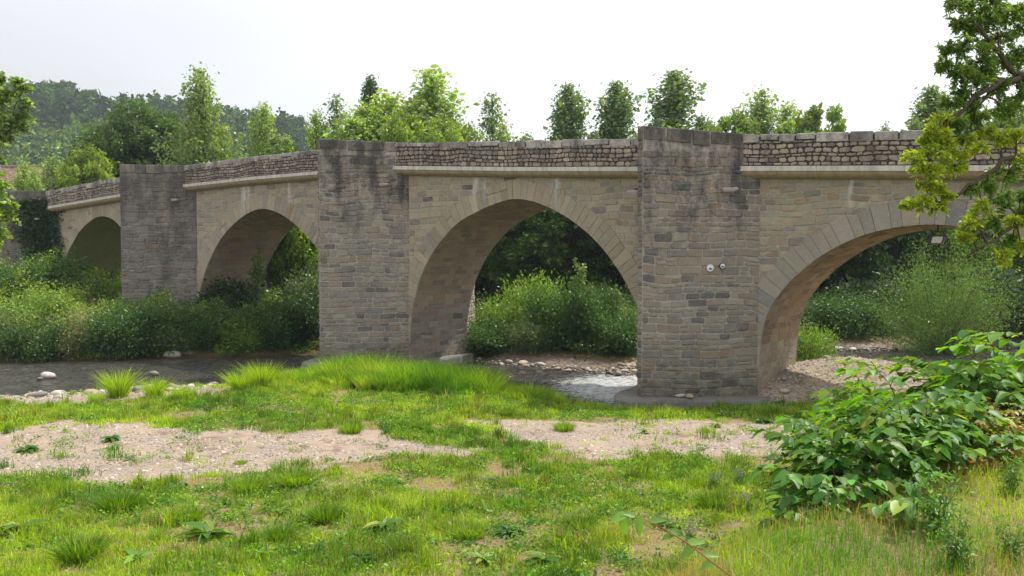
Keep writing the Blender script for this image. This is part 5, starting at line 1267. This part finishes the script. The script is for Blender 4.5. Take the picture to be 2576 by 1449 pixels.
kY = knotweed('bramble', 10, .55, .55, 45, .065, 151, (.19, .23, .045), yellow=.22, red=.16, stemc=(.22, .12, .07))
for (x, y, s, lab) in ((3.25, 6.75, .8, 'low bramble with yellow and rusty leaves, left end beside the knotweed'), (3.75, 7.1, .85, 'low bramble with yellow and rusty leaves, second from the knotweed'), (4.25, 7.35, .85, 'low reddish bramble before the dark thicket, near the right edge'), (4.75, 7.6, .8, 'low reddish bramble at the right frame edge')):
    put(kY, x, y, gh(x, y) - .03, s, None, lab, 'bramble', 'reddening brambles on the bank crest')
rng = np.random.default_rng(152); N = 5200; x = rng.uniform(3.6, 6.5, N); y = rng.uniform(6.6, 9, N); k = (np.abs(y - (6.4 + (x - 3.6) * .9) - .35) < .42); x = x[k]; y = y[k]; N = len(x)
cc = np.array([(.36, .13, .06), (.42, .24, .12), (.30, .10, .05), (.45, .33, .20)])[rng.integers(0, 4, N)]
tag(link('fallen_leaves', leaves_mesh('fallen_leaves', np.stack([x, y, ground_h(x, y) + .01 + .07 * rng.random(N)], 1), .055, cc, up=.8, rng=rng, aspect=.6), M['bush']), 'rusty fallen leaves under the thicket at the right edge', 'leaf litter', kind='stuff')
# bent leafy stem in front of the meadow
base = Vector((1.25, 4.25, gh(1.25, 4.25))); e = empty('bent_leafy_stem', base, 'long bent reddish stem with large leaves hanging over the meadow, bottom centre right', 'plant')
ctl = [(1850, 1462, 4.25), (1800, 1425, 4.35), (1740, 1378, 4.5), (1680, 1340, 4.6), (1620, 1312, 4.7), (1575, 1300, 4.75)]
pl = [W(*q) - base for q in ctl]; pl = [Vector((0, 0, 0))] + pl; m = MB(); m.tube(pl, [.008, .006, .005, .0045, .004, .003, .0015], 6, (.30, .14, .07)); m.build('stem', M['bush'], e)
rng = np.random.default_rng(161); tv, tf = leaf_template(1., .62, .25); P_ = []; D_ = []; N_ = []; S_ = []
for (px, py, ang, s) in ((1578, 1300, 200, .105), (1575, 1302, 265, .12), (1605, 1308, 280, .11), (1640, 1318, 20, .09), (1660, 1328, 50, .07), (1690, 1345, 345, .10), (1700, 1350, 200, .08), (1735, 1375, 20, .10), (1750, 1385, 215, .10), (1775, 1405, 10, .09), (1800, 1425, 200, .09), (1600, 1306, 150, .07), (1720, 1362, 100, .06)):
    P_.append(list(W(px, py, 4.65) - base)); a = R(ang); D_.append([math.cos(a), -.25, math.sin(a) * .8]); N_.append([.1, -.55, .8]); S_.append(s)
col = np.array([.12, .23, .045])[None] * np.exp(rng.normal(size=(len(P_), 1)) * .2)
link('leaves', place_leaves('bent_leafy_stem', np.array(P_), np.array(D_), np.array(N_), np.array(S_), tv, tf, col, rng), M['knot'], e)

# ------------------------------------------------------------------ trees reaching in from the frame edges
def limb_tree(name, base, mains, clusters, leaf, col, seed, label, per=150, aspect=.42, mat='elder', bark='bark', ycol=None, droop=.35):
    rng = np.random.default_rng(seed); rd = random.Random(seed); e = empty(name, base, label, 'tree'); bv = Vector(base); m = MB(); nodes = []
    for (pts, r0) in mains:
        P__ = [Vector(p) - bv if not isinstance(p, tuple) else W(*p) - bv for p in pts]; out = []
        for i in range(len(P__) - 1):
            for k in range(4):
                q = P__[i].lerp(P__[i + 1], k / 4); out.append(q + Vector((rd.uniform(-1, 1), rd.uniform(-1, 1), rd.uniform(-1, 1))) * (r0 * .5 + .01))
        out.append(P__[-1]); n = len(out); m.tube(out, [r0 * .8 * (1 - .88 * i / n) + .004 for i in range(n)], 7, (1, 1, 1)); nodes += out
    PP = []; DD = []; CC = []
    for cl_ in clusters:
        px, py, Y, r, kind = cl_[:5]; r *= 1.2; c0 = W(px, py, Y) - bv; near = min(nodes, key=lambda q: (q - c0).length)
        rr = r * Y / F; nt = max(5, int(8 + rr * 30))
        hub = near.lerp(c0, .75); m.tube([near, near.lerp(hub, .5) + Vector((0, 0, .04)), hub], [.014, .010, .006], 5, cap=False)
        for t_ in range(nt):
            v = Vector((rd.gauss(0, 1), rd.gauss(0, 1), rd.gauss(0, .6))).normalized() * rr * rd.uniform(.3, 1.15); en = c0 + v + Vector((0, 0, -.15 * rr)); mid = hub.lerp(en, .55) + Vector((0, 0, .16 * rr))
            m.tube([hub, mid, en], [.006, .004, .0015], 4, cap=False)
            A = np.array([list(hub), list(mid), list(en)]); q = int(per / nt * (1 + rr)); tt = (.2 + .8 * rng.random(q) ** .8) * 2; s_ = np.minimum(tt.astype(int), 1); fr = (tt - s_)[:, None]
            pp = A[s_] * (1 - fr) + A[s_ + 1] * fr; of = rng.normal(size=(q, 3)) * rr * .085; PP.append(pp + of); DD.append(of / rr * 2 + np.array(list(v.normalized())) * .7)
            base_c = np.array(ycol if kind else col); CC.append(np.repeat(base_c[None] * rd.uniform(.8, 1.2), q, 0))
    m.build('trunk', M[bark], e, True)
    link('crown', leaves_mesh(name, np.concatenate(PP), leaf, np.concatenate(CC), up=.45, dirs=np.concatenate(DD), droop=droop, rng=rng, aspect=aspect, var=.26), M[mat], e)
    return e
tb = Vector((7.9, 9.6, gh(7.9, 9.6)))
mains = [([tb, W(2960, 700, 9.6), W(2900, 400, 9.5), W(2800, 100, 9.4), W(2700, -150, 9.4)], .19),
         ([W(2900, 450, 9.5), (2700, 395, 9.3), (2576, 388, 9.1), (2500, 415, 9.0), (2440, 462, 8.9), (2385, 505, 8.8), (2345, 530, 8.8)], .045),
         ([W(2880, 330, 9.5), (2700, 240, 9.4), (2576, 212, 9.2), (2510, 205, 9.1), (2450, 245, 9.0), (2395, 300, 8.9), (2350, 355, 8.9), (2315, 380, 8.9)], .06),
         ([(2600, 205, 9.2), (2520, 170, 9.2), (2480, 110, 9.1), (2440, 75, 9.1), (2400, 60, 9.0)], .04), ([(2520, 205, 9.2), (2450, 190, 9.1), (2400, 195, 9.0), (2360, 170, 8.9)], .03),
         ([(2760, 60, 9.5), (2576, 30, 9.3), (2480, 8, 9.2), (2400, -10, 9.2)], .035), ([W(2920, 560, 9.6), (2700, 560, 9.2), (2560, 560, 9.0), (2500, 600, 8.9), (2440, 640, 8.9)], .04),
         ([(2480, 230, 9.1), (2440, 290, 9.0), (2436, 350, 9.0), (2420, 415, 8.9)], .014)]
cl = [(2385, 18, 9.2, 32, 0), (2430, 30, 9.2, 36, 0), (2480, 20, 9.2, 40, 0), (2540, 30, 9.3, 45, 0), (2440, 85, 9.2, 30, 0), (2500, 90, 9.3, 42, 0), (2560, 100, 9.4, 46, 0), (2400, 70, 9.1, 22, 0),
      (2370, 118, 9.0, 20, 0), (2410, 128, 9.0, 28, 0), (2455, 150, 9.1, 34, 0), (2510, 160, 9.3, 36, 0), (2362, 172, 8.9, 22, 0), (2400, 182, 8.9, 30, 0), (2445, 205, 9.0, 34, 0), (2500, 235, 9.2, 30, 0), (2560, 250, 9.2, 30, 0),
      (2420, 235, 9.0, 28, 0), (2385, 262, 9.0, 26, 0), (2365, 300, 8.9, 30, 1), (2400, 320, 8.9, 24, 0), (2340, 330, 8.9, 26, 1), (2372, 350, 8.8, 26, 1), (2325, 352, 8.9, 20, 1), (2450, 300, 9.0, 20, 0),
      (2300, 395, 8.8, 26, 1), (2335, 385, 8.8, 28, 1), (2372, 395, 8.8, 30, 1), (2410, 385, 8.8, 26, 1), (2455, 372, 8.9, 26, 1), (2500, 345, 9.0, 26, 1), (2550, 335, 9.0, 28, 1), (2310, 428, 8.8, 22, 1), (2345, 432, 8.8, 22, 1), (2395, 425, 8.8, 22, 1),
      (2318, 458, 8.8, 18, 1), (2350, 470, 8.8, 20, 1), (2290, 512, 8.7, 18, 1), (2325, 505, 8.7, 22, 1), (2360, 515, 8.8, 20, 1), (2270, 518, 8.7, 10, 1), (2380, 490, 8.8, 16, 1),
      (2440, 478, 8.9, 22, 0), (2480, 470, 9.0, 28, 0), (2530, 440, 9.1, 34, 0), (2560, 490, 9.1, 34, 0), (2510, 505, 9.0, 30, 0), (2470, 525, 8.9, 26, 1), (2440, 555, 8.9, 26, 1), (2490, 560, 9.0, 28, 0), (2545, 560, 9.0, 32, 1), (2570, 620, 9.0, 30, 1), (2430, 595, 8.9, 16, 1), (2530, 645, 8.9, 22, 1), (2560, 400, 9.1, 26, 1), (2520, 55, 9.3, 40, 0), (2568, 60, 9.4, 44, 0), (2475, 60, 9.2, 34, 0), (2465, 120, 9.2, 30, 0), (2540, 140, 9.4, 40, 0), (2420, 60, 9.1, 24, 0), (2480, 180, 9.1, 30, 0), (2550, 200, 9.3, 34, 0), (2440, 265, 9.0, 24, 0), (2530, 290, 9.1, 30, 0), (2480, 330, 9.0, 22, 1), (2420, 355, 8.9, 22, 1), (2545, 600, 9.1, 26, 0), (2565, 530, 9.1, 30, 0)]
limb_tree('elder_tree', tb, mains, cl, .043, (.13, .24, .03), 171, 'near tree reaching in from the right edge with lichened branches and yellow-green leaf sprays', per=520, ycol=(.34, .44, .035))
lb = Vector((-17.6, 24.2, gh(-17.6, 24.2)))
mains = [([lb, W(-230, 700, 24.2), W(-200, 400, 24.2), W(-160, 150, 24.2), W(-150, 0, 24.2)], .16), ([(-210, 500, 24.2), (-110, 420, 24), (-20, 350, 23.8), (40, 290, 23.6), (70, 225, 23.5)], .05),
         ([(-190, 360, 24.2), (-100, 300, 24), (-20, 240, 23.8), (8, 200, 23.8)], .04), ([(-220, 640, 24.2), (-120, 590, 24), (-30, 560, 23.8), (25, 530, 23.7)], .04), ([(-220, 600, 24.2), (-110, 500, 24), (-30, 450, 23.8), (5, 420, 23.8)], .03)]
cl = [(8, 200, 23.8, 14, 0), (68, 222, 23.5, 16, 0), (50, 205, 23.5, 10, 0), (35, 240, 23.6, 26, 0), (72, 262, 23.5, 20, 0), (10, 262, 23.7, 34, 0), (50, 295, 23.6, 32, 0), (0, 310, 23.7, 34, 0), (30, 330, 23.6, 26, 0), (62, 325, 23.6, 16, 0), (-10, 360, 23.8, 28, 0), (20, 350, 23.7, 16, 0),
      (0, 400, 23.8, 14, 0), (-8, 440, 23.8, 20, 1), (5, 500, 23.8, 18, 1), (-5, 545, 23.8, 26, 1), (22, 540, 23.7, 22, 1), (30, 515, 23.7, 12, 1), (5, 590, 23.8, 20, 1), (-10, 620, 23.9, 20, 1), (15, 470, 23.8, 12, 1)]
limb_tree('near_poplar', lb, mains, cl, .105, (.17, .26, .075), 181, 'nearer poplar whose leaf sprays hang into the left edge before the hill', per=210, aspect=.75, mat='poplar', ycol=(.22, .33, .06))

# driftwood twigs by the far bank
for (px, py, Y, L_, a, lab) in ((2120, 884, 40.3, 2.4, -.08, 'thin grey driftwood pole lying on the far gravel'), (1960, 1172, 16.5, .6, .1, 'short pale stick on the sand below the near pier')):
    X = (px - 1288) * Y / F; e = empty('driftwood', (X, Y, gh(X, Y) + .05), lab, 'branch', None, a); m = MB(); m.tube([(-L_ / 2, 0, 0), (0, .05, .04), (L_ / 2, 0, .02)], [.02, .03, .012], 6); m.build('stick', M['bark_pale'], e)
HAZE = .00030
# ------------------------------------------------------------------ camera, sun, sky
cam = bpy.data.cameras.new('camera'); co = bpy.data.objects.new('camera', cam); COL.objects.link(co); SC.camera = co
cam.sensor_width = 36; cam.lens = 36 * F / 2576; cam.clip_end = 5000; cam.clip_start = .05
co.location = (0, 0, ZC); co.rotation_euler = (R(90) - math.atan(74.5 / F), 0, 0)
SUN_AZ, SUN_EL = R(50), R(60)
sd = Vector((math.sin(SUN_AZ) * math.cos(SUN_EL), math.cos(SUN_AZ) * math.cos(SUN_EL), math.sin(SUN_EL)))
sl = bpy.data.lights.new('sun', 'SUN'); sl.energy = 4.9; sl.angle = R(1.6); sl.color = (1., .95, .86)
so = bpy.data.objects.new('sun', sl); COL.objects.link(so); so.rotation_euler = sd.to_track_quat('Z', 'Y').to_euler(); so.location = (20, 20, 60)
w = bpy.data.worlds.new('World'); SC.world = w; w.use_nodes = True; nt = w.node_tree; nt.nodes.clear()
o = nt.nodes.new('ShaderNodeOutputWorld'); bg = nt.nodes.new('ShaderNodeBackground'); sk = nt.nodes.new('ShaderNodeTexSky')
sk.sky_type = 'NISHITA'; sk.sun_disc = False; sk.sun_elevation = SUN_EL; sk.sun_rotation = SUN_AZ; sk.dust_density = 4; sk.air_density = 1.
bg.inputs[1].default_value = .1
# thin bright overcast veil: brighter round the sun, faint structure
tc = nt.nodes.new('ShaderNodeTexCoord')
dp = nt.nodes.new('ShaderNodeVectorMath'); dp.operation = 'DOT_PRODUCT'; nt.links.new(tc.outputs['Generated'], dp.inputs[0]); dp.inputs[1].default_value = tuple(sd)
mr = nt.nodes.new('ShaderNodeMapRange'); nt.links.new(dp.outputs['Value'], mr.inputs[0]); mr.inputs[1].default_value = .15; mr.inputs[2].default_value = .75; mr.inputs[3].default_value = 7.3; mr.inputs[4].default_value = 12.5
sy = nt.nodes.new('ShaderNodeSeparateXYZ'); nt.links.new(tc.outputs['Generated'], sy.inputs[0])
mb_ = nt.nodes.new('ShaderNodeMapRange'); nt.links.new(sy.outputs[1], mb_.inputs[0]); mb_.inputs[1].default_value = .25; mb_.inputs[2].default_value = -.5; mb_.inputs[3].default_value = 0.; mb_.inputs[4].default_value = 3.6  # veil also brightened behind the camera, added to fill the shaded bridge face
ad = nt.nodes.new('ShaderNodeMath'); nt.links.new(mr.outputs[0], ad.inputs[0]); nt.links.new(mb_.outputs[0], ad.inputs[1])
nz = nt.nodes.new('ShaderNodeTexNoise'); mp = nt.nodes.new('ShaderNodeMapping'); mp.inputs['Scale'].default_value = (1, 1, 3.2); nt.links.new(tc.outputs['Generated'], mp.inputs[0]); nt.links.new(mp.outputs[0], nz.inputs['Vector']); nz.inputs['Scale'].default_value = 1.3; nz.inputs['Detail'].default_value = 4
m2 = nt.nodes.new('ShaderNodeMapRange'); nt.links.new(nz.outputs['Fac'], m2.inputs[0]); m2.inputs[1].default_value = .3; m2.inputs[2].default_value = .7; m2.inputs[3].default_value = .90; m2.inputs[4].default_value = 1.10
mu = nt.nodes.new('ShaderNodeMath'); mu.operation = 'MULTIPLY'; nt.links.new(ad.outputs[0], mu.inputs[0]); nt.links.new(m2.outputs[0], mu.inputs[1])
vc = nt.nodes.new('ShaderNodeVectorMath'); vc.operation = 'SCALE'; vc.inputs[0].default_value = (1.0, 1.005, 1.03); nt.links.new(mu.outputs[0], vc.inputs['Scale'])
mx = nt.nodes.new('ShaderNodeMix'); mx.data_type = 'RGBA'; mx.inputs[0].default_value = .86; nt.links.new(sk.outputs[0], mx.inputs[6]); nt.links.new(vc.outputs[0], mx.inputs[7])
nt.links.new(mx.outputs[2], bg.inputs[0]); nt.links.new(bg.outputs[0], o.inputs[0])
SC.view_settings.view_transform = 'Standard'; SC.view_settings.look = 'None'; SC.view_settings.exposure = .18; SC.view_settings.gamma = 1
SC.render.engine = 'CYCLES'; SC.cycles.max_bounces = 7; SC.cycles.diffuse_bounces = 3; SC.cycles.transmission_bounces = 4; SC.cycles.glossy_bounces = 2; SC.cycles.volume_bounces = 0
SC.cycles.use_denoising = True

# ------------------------------------------------------------------ the air
hz = MB(); hz.box(lambda x, y, z: Vector((x, y, z)), (-1250, -70, -9), (260, 960, 130)); 
t = NT('haze'); pv = t.n('ShaderNodeVolumePrincipled'); pv.inputs['Color'].default_value = (.78, .89, 1., 1); pv.inputs['Density'].default_value = HAZE; pv.inputs['Anisotropy'].default_value = .2
t.t.links.new(pv.outputs[0], t.out.inputs[1])
try: t.m.volume_intersection_method = 'ACCURATE'
except Exception: pass
if HAZE: tag(hz.build('haze', t.m), 'thin pale haze in the valley air', 'haze', kind='stuff')
